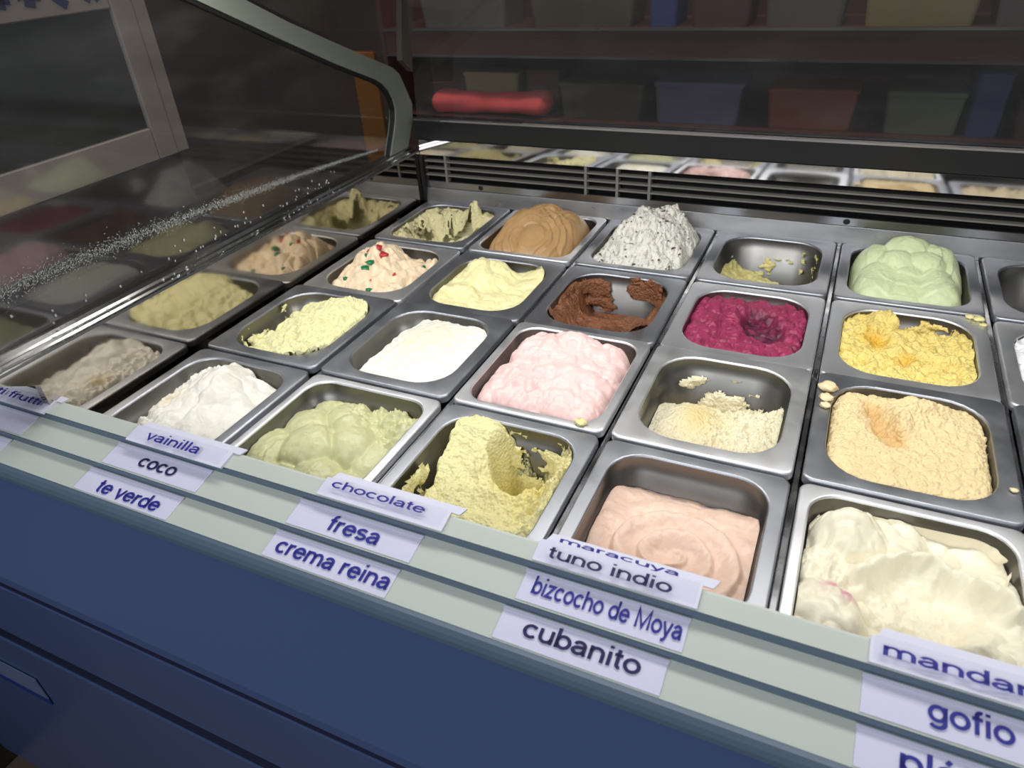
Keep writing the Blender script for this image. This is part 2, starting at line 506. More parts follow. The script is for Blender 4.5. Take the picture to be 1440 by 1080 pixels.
for i in range(60):
    t = rng.random() ** 1.3
    r_ = rng.uniform(0.006, 0.011)
    pts.append((-0.195, -4.6 + 3.6 * t, 0.56 + abs(rng.normal(0, 0.10)) * (1 - 0.6 * t), 0.004, r_ * 0.8, r_ * 1.2))
dr = blobs('condensation', pts, M['drop'], gp, CO)
dr['kind'] = 'stuff'
pts = []
for i in range(70):
    pts.append((rng.uniform(-0.17, -0.06), -4.5 + 3.3 * rng.random() ** 1.3, 0.522, *([rng.uniform(0.004, 0.009)] * 2), 0.005))
dr = blobs('condensation', pts, M['drop'], sl, CO)
dr['kind'] = 'stuff'

# ------------------------------------------------------------------ numpy noise
def perlin(x, y, seed=0):
    g = np.random.default_rng(seed).uniform(0, 2 * np.pi, (64, 64))
    xi, yi = np.floor(x).astype(int), np.floor(y).astype(int)
    xf, yf = x - xi, y - yi
    def gr(ix, iy, dx, dy):
        a = g[ix & 63, iy & 63]
        return np.cos(a) * dx + np.sin(a) * dy
    u_, v_ = xf ** 3 * (xf * (xf * 6 - 15) + 10), yf ** 3 * (yf * (yf * 6 - 15) + 10)
    n00, n10 = gr(xi, yi, xf, yf), gr(xi + 1, yi, xf - 1, yf)
    n01, n11 = gr(xi, yi + 1, xf, yf - 1), gr(xi + 1, yi + 1, xf - 1, yf - 1)
    a, b = n00 + u_ * (n10 - n00), n01 + u_ * (n11 - n01)
    return (a + v_ * (b - a)) * 1.5
def fbm(x, y, fr_, seed, oc=4, gain=0.5):
    s_, a_ = 0, 1.0
    for o_ in range(oc):
        s_ = s_ + a_ * perlin(x * fr_ + 17.3 * o_ + 40, y * fr_ - 9.1 * o_ + 40, seed + o_)
        a_ *= gain
        fr_ = fr_ * 2.03
    return s_
def ss(a, b, x):
    t = np.clip((x - a) / (b - a), 0, 1)
    return t * t * (3 - 2 * t)
def lerp(a, b, t):
    return a + (b - a) * t
def gauss(u, v, cx_, cy_, sx, sy, ang=0):
    c, s_ = math.cos(ang), math.sin(ang)
    dx, dy = u - cx_, v - cy_
    return np.exp(-((c * dx + s_ * dy) / sx) ** 2 - ((-s_ * dx + c * dy) / sy) ** 2)
def sg(u, v, cx_, cy_, sx, sy):
    return np.exp(-(((u - cx_) / sx) ** 2 + ((v - cy_) / sy) ** 2) ** 2)
def cap(u, v, cx_, cy_, rx, ry, ang, base, top, pw=0.6):
    c, s_ = math.cos(ang), math.sin(ang)
    dx, dy = u - cx_, v - cy_
    q = ((c * dx + s_ * dy) / rx) ** 2 + ((-s_ * dx + c * dy) / ry) ** 2
    return np.where(q < 1, base + (top - base) * np.clip(1 - q, 0, 1) ** pw, -9.0)
def caps(u, v, L, base, pw=0.6):
    h = np.full_like(u, base)
    for cx_, cy_, rx, ry, a, top in L:
        h = np.maximum(h, cap(u, v, cx_, cy_, rx, ry, math.radians(a), base - 0.12, top, pw))
    return h
def folds(u, v, L, pw=0.6):
    h = np.zeros_like(u)
    for cx_, cy_, rx, ry, a, top in L:
        h = np.maximum(h, np.maximum(cap(u, v, cx_, cy_, rx, ry, math.radians(a), 0.0, top, pw), 0))
    return h
def blur(h_, k_=1):
    for _ in range(k_):
        p_ = np.pad(h_, 1, mode='edge')
        h_ = (p_[:-2, 1:-1] + p_[2:, 1:-1] + p_[1:-1, :-2] + p_[1:-1, 2:] + 2 * p_[1:-1, 1:-1]) / 6
    return h_
def edgef(u, v, p_=10):
    return 1 - np.clip(np.abs(u) ** p_ + np.abs(v) ** p_, 0, 1)
def ridge(u, v, P, w):
    """distance falloff to a polyline"""
    dmin = np.full_like(u, 9.0)
    for (x0, y0), (x1, y1) in zip(P[:-1], P[1:]):
        ex, ey = x1 - x0, y1 - y0
        t = np.clip(((u - x0) * ex + (v - y0) * ey) / (ex * ex + ey * ey), 0, 1)
        dmin = np.minimum(dmin, np.hypot(u - x0 - t * ex, v - y0 - t * ey))
    return np.exp(-(dmin / w) ** 2)

# ------------------------------------------------------------------ pans
PW, PD = 0.4775, 0.522       # half outer size of a pan
def rr(hx, hy, rad, n=7):
    pts_ = []
    for (sx, sy, a0) in ((1, 1, 0), (-1, 1, 90), (-1, -1, 180), (1, -1, 270)):
        for i in range(n):
            a = math.radians(a0 + 90 * i / (n - 1))
            pts_.append((sx * (hx - rad) + rad * math.cos(a), sy * (hy - rad) + rad * math.sin(a)))
    return pts_
def loft(rings, cap_end=False):
    k = len(rings[0][0])
    V, F = [], []
    for pts_, z in rings:
        V += [(x, y, z) for x, y in pts_]
    for r_ in range(len(rings) - 1):
        for i in range(k):
            j = (i + 1) % k
            F.append((r_ * k + i, r_ * k + j, (r_ + 1) * k + j, (r_ + 1) * k + i))
    if cap_end:
        F.append(tuple((len(rings) - 1) * k + i for i in range(k)))
    return V, F
STY = {'wide': (0.088, 0.23), 'narrow': (0.055, 0.14), 'mid': (0.078, 0.18)}
PANME = {}
for sname, (fl, rad) in STY.items():
    ox, oy = PW - fl, PD - fl
    V, F = loft([(rr(PW, PD, 0.05), -0.050), (rr(PW + 0.001, PD + 0.001, 0.05), -0.016), (rr(PW + 0.001, PD + 0.001, 0.05), -0.012), (rr(PW - 0.002, PD - 0.002, 0.05), -0.004), (rr(PW - 0.008, PD - 0.008, 0.05), -0.0005),
                 (rr(PW - 0.012, PD - 0.012, 0.05), 0.0), (rr(ox + 0.012, oy + 0.012, rad + 0.01), 0.0), (rr(ox + 0.008, oy + 0.008, rad + 0.006), -0.0005), (rr(ox + 0.002, oy + 0.002, rad), -0.005), (rr(ox, oy, rad), -0.013)])
    PANME[sname, 'rim'] = {k_: mesh_np('rim', V, F, M[k_], True) for k_ in ('pan', 'pan_lit')}
    V, F = loft([(rr(ox, oy, rad), -0.013), (rr(ox - 0.004, oy - 0.004, rad), -0.10), (rr(ox - 0.012, oy - 0.012, rad - 0.008), -0.105), (rr(ox - 0.035, oy - 0.035, rad - 0.02), -0.53),
                 (rr(ox - 0.05, oy - 0.05, rad - 0.03), -0.57), (rr(ox - 0.09, oy - 0.09, rad - 0.06), -0.59)], True)
    PANME[sname, 'basin'] = {k_: mesh_np('basin', V, F, M['pan_in_dim'], True) for k_ in ('pan', 'pan_lit')}
RP = 1.0612
def pan_center(c, r_):
    return (c - 0.5, -RP * (4 - r_) - RP / 2, 0.0)

def clamp_rr(x, y, hx, hy, rad):
    x = np.clip(x, -hx, hx)
    y = np.clip(y, -hy, hy)
    dx, dy = np.abs(x) - (hx - rad), np.abs(y) - (hy - rad)
    m_ = (dx > 0) & (dy > 0)
    dd = np.hypot(dx, dy)
    k_ = np.where(m_ & (dd > rad), rad / np.maximum(dd, 1e-6), 1.0)
    x = np.where(m_, np.sign(x) * (hx - rad + dx * k_), x)
    y = np.where(m_, np.sign(y) * (hy - rad + dy * k_), y)
    return x, y

N = 150
gu, gv = np.meshgrid(np.linspace(-1, 1, N), np.linspace(-1, 1, N), indexing='xy')
QI = np.arange(N * N).reshape(N, N)
QUADS = np.stack([QI[:-1, :-1], QI[:-1, 1:], QI[1:, 1:], QI[1:, :-1]], -1).reshape(-1, 4)
BND = np.concatenate([QI[0, :-1], QI[:-1, -1], QI[-1, :0:-1], QI[:0:-1, 0]])

def srgb(c):
    return np.array([lin(k_) for k_ in c])

def gelato(c, r_, sty, h, color, mat, label, mask=None, smear=None, over=0.0, z0=0.0):
    """h: height field over the pan opening (units, 0 = rim); color (N,N,3) or rgb; mask: True where gelato lies"""
    fl, rad = STY[sty]
    ox, oy = PW - fl, PD - fl
    ins = 0.005 + 0.011 * ss(0.05, 0.10, -h) + np.clip(-h - 0.1, 0, 1) * 0.062
    x, y = gu * (ox - 0.004), gv * (oy - 0.004)
    x, y = clamp_rr(x, y, ox - ins, oy - ins, rad + 0.003)
    V = np.stack([x, y, h], -1).reshape(-1, 3)
    F = QUADS
    if mask is not None:
        mk = mask.ravel()
        F = F[mk[F].all(1)]
    col = np.broadcast_to(srgb(color) if not isinstance(color, np.ndarray) else color, (N, N, 3)).reshape(-1, 3)
    if True:
        bx_, by_ = clamp_rr(x.ravel()[BND], y.ravel()[BND], ox - 0.07, oy - 0.07, rad)
        base = len(V)
        zb = np.minimum(h.ravel()[BND] - 0.02, -0.5)
        V = np.vstack([V, np.stack([bx_, by_, zb], -1)])
        k_ = len(BND)
        i = np.arange(k_)
        j = (i + 1) % k_
        sk = np.stack([BND[i], base + i, base + j, BND[j]], -1)
        if mask is not None:
            bk = mk[BND]
            sk = sk[bk[i] & bk[j]]
        F = np.vstack([F, sk])
        col = np.vstack([col, col[BND]])
    if smear:
        for (a0, a1, d0, d1, thr, sd, fr_) in smear:
            na, nd = 140, 36
            ring = np.array(rr(ox, oy, rad, 12))
            seg = np.vstack([ring, ring[:1]])
            L_ = np.concatenate([[0], np.cumsum(np.linalg.norm(np.diff(seg, axis=0), axis=1))])
            aa = np.linspace(a0, a1, na)
            sx = np.interp((aa % 1) * L_[-1], L_, seg[:, 0])
            sy = np.interp((aa % 1) * L_[-1], L_, seg[:, 1])
            dd = np.linspace(d0, d1, nd)
            A, D_ = np.meshgrid(aa, dd, indexing='xy')
            nz = fbm(A * L_[-1], D_ * 2.0, fr_, sd, 4, 0.6)
            fa = np.minimum(ss(0, 0.12, (A - a0) / (a1 - a0)), ss(1, 0.88, (A - a0) / (a1 - a0)))
            val = nz - thr - (1 - fa) * 0.8 - 0.35 * (1 - ss(d0, d0 + 0.04, D_)) * 0.5
            th = np.clip(val, 0, 0.5) * 0.05 + 0.004
            k2 = 1 - (0.018 + D_ * 0.085 + th) / np.hypot(sx, sy)[None]
            XX, YY = sx[None] * k2, sy[None] * k2
            b = len(V)
            V = np.vstack([V, np.stack([XX, YY, -D_ + 0 * A], -1).reshape(-1, 3)])
            q = np.arange(na * nd).reshape(nd, na)
            q = np.stack([q[:-1, :-1], q[1:, :-1], q[1:, 1:], q[:-1, 1:]], -1).reshape(-1, 4)
            ok = (val > 0).ravel()
            F = np.vstack([F, q[ok[q].all(1)] + b])
            cc = srgb(color) if not isinstance(color, np.ndarray) else color.reshape(-1, 3).mean(0)
            col = np.vstack([col, np.broadcast_to(cc, (na * nd, 3))])
    me = mesh_np('gelato', V, F, M[mat], True)
    at = me.attributes.new('tint', 'FLOAT_COLOR', 'POINT')
    at.data.foreach_set('color', np.hstack([col, np.ones((len(col), 1))]).astype(np.float32).ravel())
    x0, y0, _ = pan_center(c, r_)
    o = put('gelato', me, at=(x0, y0, z0))
    tag(o, label, 'gelato')
    return o

def pan(c, r_, sty, bright, label, dz=0.0, rot=0.0):
    x0, y0, _ = pan_center(c, r_)
    t = empty('steel_pan', (x0, y0, dz))
    t.rotation_euler = (0, 0, math.radians(rot))
    tag(t, label, 'pan', 'stainless pans in the freezer well')
    k_ = 'pan_lit' if bright else 'pan'
    put('rim', PANME[sty, 'rim'][k_], t)
    put('basin', PANME[sty, 'basin'][k_], t)
    return t

u, v = gu, gv
def warp(a, fr_, seed):
    return u + a * fbm(u, v, fr_, seed), v + a * fbm(u, v, fr_, seed + 50)
def mixc(c0, c1, t):
    return srgb(c0)[None, None] * (1 - t[..., None]) + srgb(c1)[None, None] * t[..., None]
def cre(seed, fr_, a):
    """folded creases: valleys where the noise crosses zero"""
    return a * np.sqrt(np.abs(fbm(u, v, fr_, seed, 2, 0.4)) + 1e-4)
def rough(seed, a=0.012, fr_=6, oc=4):
    return a * fbm(u, v, fr_, seed, oc, 0.6)

G = {}
# ---- front row
uw, vw = warp(0.05, 3, 1)
h = -0.07 + 0.12 * gauss(uw, vw, -0.10, 0.50, 0.5, 0.5, 0.3) + 0.05 * gauss(uw, vw, -0.35, -0.2, 0.4, 0.5) - 0.07 * ss(0.2, 1, u)
h = h + 0.035 * ridge(u, v, [(-0.1, 0.85), (0.05, 0.4), (0.12, -0.2)], 0.12) + rough(2, 0.006) - 0.015 + cre(6, 2.0, 0.035) + 0.025 * fbm(u, v, 7, 3) * ss(-0.2, -0.7, u)
h = lerp(-0.36, h, ss(-1.0, -0.72, uw + 0.10 * vw))
h = lerp(-0.24 + rough(4, 0.03), h, np.maximum(ss(0.99, 0.84, vw), ss(0.35, 0.1, uw) * ss(1.03, 0.95, vw)))
G[1, 1] = ('mid', h, mixc((247, 243, 232), (240, 226, 196), gauss(u, v, -0.55, -0.1, 0.14, 0.2)), 'gel_smooth', 'white gelato mound with a ragged peak, in the pan beside the vainilla label')
uw, vw = warp(0.035, 3, 11)
h = -0.19 + 0.05 * gauss(u, v, -0.1, 0.1, 0.8, 0.8) + folds(uw, vw, [(-0.25, -0.12, 0.48, 0.42, 20, 0.163), (-0.62, 0.28, 0.42, 0.40, 0, 0.139), (-0.85, -0.35, 0.40, 0.60, 25, 0.124), (0.30, 0.12, 0.40, 0.36, -20, 0.155),
                  (-0.12, 0.58, 0.44, 0.36, 10, 0.139), (0.72, 0.08, 0.38, 0.52, 0, 0.109), (0.10, 0.34, 0.32, 0.28, 30, 0.171), (0.58, 0.72, 0.6, 0.38, 0, 0.139), (0.15, -0.52, 0.42, 0.34, 15, 0.109),
                  (0.66, -0.48, 0.36, 0.40, 0, 0.078), (-0.36, -0.70, 0.45, 0.34, 0, 0.093), (-0.45, 0.80, 0.5, 0.3, 0, 0.109), (0.05, -0.88, 0.4, 0.25, 0, 0.062)], 0.5)
cr = np.hypot((uw + 0.25) / 0.48, (vw + 0.35) / 0.5)
h = h + 0.012 * (((cr * 2.2) % 1.0) ** 2) * ss(0.25, 0.5, cr) * ss(1.3, 1.0, cr)
h = blur(h, 1) + rough(12, 0.004, 8) + 0.035 * fbm(u, v, 6, 13, 4, 0.65) * ss(0.25, 0.7, u * 0.4 + v * 0.75)
h = h - 0.06 * ss(0.75, 1.0, v) - 0.05 * ss(-0.85, -1, v)
G[1, 2] = ('narrow', h, (212, 212, 164), 'gel_smooth', 'pistachio green gelato in folded overlapping lobes, beside the te verde label')
uw, vw = warp(0.06, 3, 21)
h = -0.15 + 0.02 * fbm(u, v, 3, 24) + 0.16 * ss(-0.25, 0.85, vw) * ss(0.12, -0.25, uw)
bw = ss(0.32, 0.62, gauss(uw, vw, 0.28, 0.62, 0.46, 0.44, 0.1))
h = lerp(h, -0.47, bw) + 0.035 * ridge(uw, vw, [(-0.15, 0.2), (0.1, 0.02), (0.5, 0.05)], 0.10)
h = h + 0.12 * ss(0.62, 0.95, uw) * ss(-0.7, 0.1, v) + 0.05 * fbm(u, v, 7, 25, 4, 0.65) * ss(0.35, 0.8, u) * ss(-0.6, 0.1, v)
h = h + 0.03 * ridge(uw, vw, [(-0.75, 0.86), (-0.40, 0.80), (-0.05, 0.86)], 0.12) + rough(26, 0.008, 7)
h = np.minimum(h, 0.03)
h = lerp(-0.46, h, ss(-1.0, -0.78, uw - 0.10 * ss(0.2, -0.8, v) + 0.10 * fbm(u, v, 4, 27) * ss(0.3, -0.2, v)))
G[1, 3] = ('mid', h, mixc((248, 240, 182), (234, 216, 132), gauss(u, v, 0.5, 0.3, 0.5, 0.5) * 0.8), 'gel_rough', 'deeply scooped yellow gelato with a standing ridge, beside the chocolate label', [(0.36, 0.60, 0.03, 0.45, 0.0, 28, 3), (0.0, 0.20, 0.02, 0.4, -0.1, 30, 3)])
uw, vw = warp(0.03, 2, 31)
rr_ = np.hypot((uw - 0.02) / 1.0, (vw + 0.10) / 0.80)
th_ = np.arctan2((vw + 0.10) / 0.80, uw - 0.02)
sw = (rr_ * 3.0 + th_ / (2 * np.pi) + 0.35) % 1.0
h = -0.165 + 0.034 * (ss(0.0, 0.80, sw) - ss(0.84, 1.0, sw)) * ss(0.10, 0.25, rr_) * ss(1.15, 0.75, rr_) + 0.015 * fbm(u, v, 2, 32) - 0.02 * gauss(u, v, 0.02, -0.10, 0.22, 0.14)
h = h + 0.02 * ss(0.7, 1.0, np.abs(u)) - 0.05 * ss(0.7, 1.0, v) + rough(33, 0.003, 8)
G[1, 4] = ('mid', h, (240, 208, 188), 'gel_smooth', 'pale pink gelato swirled in rings well below the rim, beside the tuno indio label')
uw, vw = warp(0.06, 2.5, 41)
h = -0.13 + folds(uw, vw, [(-0.55, 0.60, 0.40, 0.32, 10, 0.163), (-0.72, -0.55, 0.46, 0.50, 0, 0.150), (-0.82, 0.08, 0.30, 0.36, 0, 0.075), (0.72, -0.55, 0.5, 0.55, 0, 0.112), (0.15, -0.85, 0.6, 0.35, 0, 0.100), (-0.1, 0.75, 0.35, 0.3, 0, 0.062), (0.85, 0.1, 0.3, 0.5, 0, 0.075)], 0.6)
h = blur(h, 1) + 0.03
wbl = gauss(uw, vw, 0.08, -0.15, 0.55, 0.52)
h = lerp(h, -0.09 - 0.04 * gauss(u, v, 0.05, -0.05, 0.45, 0.45), ss(0.25, 0.6, wbl))
h = h + 0.11 * ridge(uw, vw, [(-0.45, 0.12), (-0.15, 0.36), (0.25, 0.46), (0.55, 0.25), (0.9, -0.02)], 0.12) + 0.06 * ridge(uw, vw, [(0.0, -0.75), (0.3, -0.55), (0.5, -0.6)], 0.12)
h = h - 0.012 + cre(49, 2.6, 0.035) + 0.008 * fbm(u, v, 4, 43) + 0.03 * fbm(u, v, 9, 44) * gauss(u, v, -0.75, 0.05, 0.2, 0.3) + 0.012 * fbm(u, v, 9, 46) * ss(0.4, 0.8, wbl)
pk = ss(0.0, 0.5, fbm(u, v, 5, 45) + 0.3) * gauss(u, v, -0.62, -0.30, 0.14, 0.10)
G[1, 5] = ('narrow', h, mixc((245, 238, 214), (222, 130, 165), np.clip(pk * 1.3, 0, 0.8)), 'gel_smooth', 'cream white gelato with a wide scooped hollow and pink streaks, behind the mandarina label', [(0.0, 0.22, 0.03, 0.3, -0.6, 47, 2), (0.85, 1.0, 0.03, 0.3, -0.5, 48, 2)])
# ---- second row
uw, vw = warp(0.06, 4, 51)
h = -0.10 + 0.11 * ss(-0.9, 0.3, uw + 0.25 * vw) + 0.016 * fbm(u, v, 5, 52, 5, 0.6) - 0.015 + cre(55, 3.0, 0.035) + 0.035 * gauss(u, v, 0.35, 0.65, 0.4, 0.25) - 0.05 * gauss(u, v, 0.1, -0.45, 0.12, 0.10) - 0.03 * gauss(u, v, 0.45, -0.5, 0.3, 0.1)
h = lerp(-0.24, h, ss(-1.02, -0.70, uw))
h = lerp(-0.20, h, np.maximum(ss(0.99, 0.78, vw), ss(-0.1, 0.15, uw)))
G[2, 1] = ('wide', h, (246, 241, 188), 'gel_rough', 'crumbly pale yellow gelato with small holes, behind the white gelato by the vainilla label', [(0.27, 0.62, 0.02, 0.30, -0.15, 53, 3)])
uw, vw = warp(0.04, 3, 61)
h = -0.05 + 0.075 * gauss(uw, vw, 0.1, 0.2, 0.65, 0.7) + rough(62, 0.006, 5)
h = lerp(-0.12, h, ss(-0.80, -0.60, uw - 0.10 * vw))
h = lerp(-0.34, h, ss(-1.02, -0.88, uw))
h = lerp(-0.15, h, ss(1.0, 0.88, vw))
G[2, 2] = ('wide', h, mixc((248, 246, 236), (246, 241, 212), gauss(u, v, 0.1, 0.1, 0.6, 0.6)), 'gel_smooth', 'smooth ivory white gelato mound, between the crumbly pale yellow and the pink gelato')
uw, vw = warp(0.08, 3, 71)
h = -0.06 + 0.05 * gauss(u, v, 0.0, 0.2, 0.8, 0.8) + folds(uw, vw, [(-0.70, -0.40, 0.50, 0.55, 20, 0.081), (-0.45, 0.50, 0.52, 0.48, 0, 0.121), (0.02, 0.75, 0.45, 0.32, 0, 0.135), (-0.1, -0.6, 0.45, 0.4, 0, 0.041), (0.50, 0.62, 0.5, 0.35, -10, 0.101), (0.35, 0.0, 0.85, 0.75, 0, 0.081), (0.45, -0.55, 0.55, 0.5, 20, 0.068)], 0.5)
h = blur(h, 1) - 0.03 + cre(75, 1.8, 0.035) + 0.012 * fbm(u, v, 5, 72) + 0.022 * fbm(u, v, 8, 73) * gauss(u, v, -0.15, -0.55, 0.3, 0.25)
h = h - 0.10 * (1 - edgef(u, v, 8)) - 0.16 * ss(-0.85, -1.0, u) * ss(-0.2, 0.4, v)
G[2, 3] = ('narrow', h, (245, 208, 204), 'gel_smooth', 'light pink gelato piled above the rim with smooth folds')
uw, vw = warp(0.06, 4, 81)
h = -0.24 + 0.09 * gauss(uw, vw, -0.35, 0.05, 0.45, 0.5) + 0.035 * fbm(u, v, 6, 82, 5, 0.65) * ss(-0.2, 0.1, u) + 0.03 * ss(0.1, 0.6, u)
h = lerp(-0.40, h, ss(0.80, 0.50, vw - 0.1 * uw)) + 0.05 * ss(0.75, 1.0, uw)
G[2, 4] = ('wide', h, mixc((246, 238, 208), (238, 216, 156), gauss(u, v, -0.25, 0.1, 0.35, 0.5)), 'gel_rough', 'cream gelato scooped low with smears up the pan wall, behind the pale pink swirl', [(0.05, 0.30, 0.10, 0.42, -0.05, 83, 2.5)])
uw, vw = warp(0.05, 4, 91)
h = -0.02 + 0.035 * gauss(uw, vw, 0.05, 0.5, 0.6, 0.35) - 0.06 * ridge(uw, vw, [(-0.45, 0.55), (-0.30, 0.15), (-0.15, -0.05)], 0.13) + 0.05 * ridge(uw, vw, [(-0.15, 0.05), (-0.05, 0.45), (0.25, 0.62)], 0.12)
h = h + 0.010 * fbm(u, v, 8, 92, 5, 0.65) + 0.035 * ridge(uw, vw, [(0.0, 0.85), (0.45, 0.72)], 0.1) - 0.05 * (1 - edgef(u, v, 14))
h = lerp(-0.16, h, np.clip(ss(1.0, 0.90, vw) + ss(-0.1, 0.1, u) * ss(0.5, 0.3, u), 0, 1))
h = lerp(-0.10 + 0.10 * fbm(u, v, 8, 94), h, ss(0.99, 0.88, uw - 0.08 * (1 - vw)))
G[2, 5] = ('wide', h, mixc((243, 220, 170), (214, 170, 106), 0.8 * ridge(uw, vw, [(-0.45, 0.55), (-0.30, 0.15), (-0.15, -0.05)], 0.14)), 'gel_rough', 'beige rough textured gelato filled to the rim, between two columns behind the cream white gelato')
# ---- third row
uw, vw = warp(0.07, 3, 101)
h = -0.08 + 0.13 * gauss(u, v, -0.25, 0.15, 0.65, 0.7) + folds(uw, vw, [(-0.30, 0.25, 0.60, 0.60, 0, 0.09), (-0.45, -0.40, 0.5, 0.45, 0, 0.06), (0.15, -0.15, 0.6, 0.55, 0, 0.06), (0.65, 0.1, 0.5, 0.8, -15, 0.06), (0.2, -0.75, 0.6, 0.35, 0, 0.05), (-0.75, -0.6, 0.4, 0.5, 0, 0.05)], 0.6)
h = blur(h, 2) - 0.03 + cre(105, 2.2, 0.07) + 0.015 * fbm(u, v, 5, 102) + 0.05 * gauss(u, v, 0.90, 0.75, 0.08, 0.22) - 0.10 * ss(0.7, 1, v) * ss(0.0, 0.3, u) * ss(0.9, 0.7, u)
h = h - 0.1 * (1 - edgef(u, v, 8))
G[3, 1] = ('wide', h, (245, 222, 190), 'gel_smooth', 'peach cream gelato studded with red and green candied fruit')
uw, vw = warp(0.06, 3, 111)
h = -0.05 + 0.10 * gauss(uw, vw, -0.35, 0.35, 0.5, 0.4) + 0.06 * ridge(uw, vw, [(-0.6, 0.45), (-0.2, 0.72), (0.05, 0.68)], 0.18) - 0.04 * gauss(uw, vw, 0.3, 0.2, 0.3, 0.4) + 0.07 * ss(0.4, 0.95, u) * ss(0.0, 0.8, v)
h = h + 0.03 * ridge(uw, vw, [(-0.9, -0.35), (-0.3, -0.25), (0.0, -0.6)], 0.10) + rough(112, 0.006, 5) - 0.015 + cre(115, 1.8, 0.035)
h = lerp(-0.26, h, np.clip(ss(1.0, 0.82, vw) + ss(0.45, 0.65, u), 0, 1))
h = lerp(-0.06, h, ss(-1.0, -0.85, uw))
G[3, 2] = ('wide', h, (246, 238, 182), 'gel_smooth', 'pale butter yellow gelato sloping to one side, beside the chocolate gelato')
uw, vw = warp(0.05, 4, 121)
h = -0.21 + 0.15 * ss(0.5, 1.0, np.abs(uw)) + 0.13 * ss(-0.3, -1.0, vw) + 0.008 * fbm(u, v, 6, 122, 4, 0.6)
h = lerp(-0.33, h, np.clip(ss(0.55, 0.2, vw) + ss(0.6, 0.9, np.abs(uw)), 0, 1))
h = np.maximum(h, lerp(-0.4, -0.03, ss(-0.72, -0.96, uw) * ss(-0.7, 0.0, v)))
h = np.maximum(h, lerp(-0.4, -0.05, ss(0.80, 0.98, uw) * ss(-0.5, 0.3, v)))
G[3, 3] = ('wide', h, mixc((138, 92, 64), (110, 70, 48), ss(0, 0.5, fbm(u, v, 3, 124))), 'gel_rough', 'brown chocolate gelato scooped out in the middle', [(0.20, 0.46, 0.03, 0.30, -0.35, 123, 2.5), (0.04, 0.17, -0.02, 0.16, -0.55, 127, 4), (0.0, 0.1, 0.02, 0.25, -0.1, 128, 5)])
uw, vw = warp(0.06, 3, 131)
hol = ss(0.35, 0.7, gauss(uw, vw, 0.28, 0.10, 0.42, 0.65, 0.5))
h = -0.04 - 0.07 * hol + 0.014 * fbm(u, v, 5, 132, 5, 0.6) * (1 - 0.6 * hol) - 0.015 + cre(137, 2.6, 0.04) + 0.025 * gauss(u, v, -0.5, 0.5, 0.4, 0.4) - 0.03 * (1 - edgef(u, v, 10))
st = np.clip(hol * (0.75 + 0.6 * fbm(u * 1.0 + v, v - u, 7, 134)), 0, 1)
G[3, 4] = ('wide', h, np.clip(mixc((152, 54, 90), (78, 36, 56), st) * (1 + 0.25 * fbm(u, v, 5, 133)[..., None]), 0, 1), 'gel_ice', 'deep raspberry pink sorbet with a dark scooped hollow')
uw, vw = warp(0.07, 4, 141)
h = -0.055 + cre(147, 3.0, 0.05) + 0.020 * fbm(u, v, 4, 142, 5, 0.6) - 0.05 * gauss(u, v, -0.45, 0.2, 0.15, 0.2) + 0.06 * gauss(uw, vw, -0.3, 0.8, 0.3, 0.25)
h = lerp(-0.24, h, np.clip(ss(0.80, 0.50, vw - 0.15 * uw) + ss(0.0, -0.2, uw), 0, 1))
h = np.maximum(h, np.where(u > 0.80, -0.045 + 0.025 * fbm(u, v, 5, 144), -9))
G[3, 5] = ('wide', h, mixc((246, 224, 138), (236, 186, 60), np.clip(gauss(u, v, -0.45, 0.2, 0.2, 0.25) + 0.7 * gauss(u, v, 0.0, -0.35, 0.16, 0.2) + 0.25 * fbm(u, v, 4, 145), 0, 1)), 'gel_rough', 'bright yellow rough gelato with an emptied corner, in front of the mint green gelato', [(0.02, 0.30, 0.02, 0.25, 0.15, 146, 4)])
h = -0.02 + 0.03 * fbm(u, v, 4, 151)
G[3, 6] = ('wide', h, (246, 247, 248), 'gel_smooth', 'plain white gelato beside the bright yellow gelato')
# ---- back row
uw, vw = warp(0.07, 3, 161)
h = -0.30 + 0.26 * ss(0.40, 1.0, np.hypot(uw * 0.95, vw)) + 0.025 * fbm(u, v, 5, 162, 5, 0.6)
h = np.maximum(h, lerp(-0.3, 0.12, gauss(uw, vw, 0.42, 0.78, 0.26, 0.22) ** 0.8) + 0.03 * fbm(u, v, 7, 163))
h = np.maximum(h, lerp(-0.3, -0.03, gauss(uw, vw, 0.2, -0.90, 0.7, 0.2) ** 0.7))
mk = (fbm(u, v, 3, 164, 4, 0.6) + 1.7 * np.hypot(u * 0.9, v - 0.05) - 0.85) > 0
G[4, 1] = ('mid', h, (236, 228, 180), 'gel_rough', 'nearly finished cream gelato, smeared round the pan with one lump left', [(0.0, 1.0, 0.02, 0.30, -0.10, 165, 3)], mk)
uw, vw = warp(0.03, 3, 171)
L_ = []
for i, (cx_, cy_) in enumerate([(-0.78, 0.0), (-0.66, -0.38), (-0.40, -0.62), (0.02, -0.60), (0.42, -0.62), (0.66, -0.30), (0.78, 0.05), (0.70, 0.45), (-0.70, 0.40)]):
    L_.append((cx_, cy_, 0.36, 0.44, -40 + i * 10, 0.075 + 0.02 * (i == 3)))
L_ += [(0.12, -0.48, 0.36, 0.30, 0, 0.085), (0.35, 0.05, 0.40, 0.40, 20, 0.075), (-0.30, 0.10, 0.46, 0.44, -20, 0.075), (0.45, 0.55, 0.42, 0.4, 0, 0.06), (-0.1, 0.55, 0.5, 0.4, 0, 0.085)]
cr = np.hypot(uw - 0.05, (vw + 0.55) / 0.9)
h = -0.08 + 0.15 * sg(u, v, 0.0, 0.25, 0.92, 0.78) + 1.35 * folds(uw, vw, L_, 0.5) + 0.026 * ((cr * 6.5) % 1.0) ** 1.5 * ss(0.2, 0.4, cr) * ss(1.1, 0.8, cr)
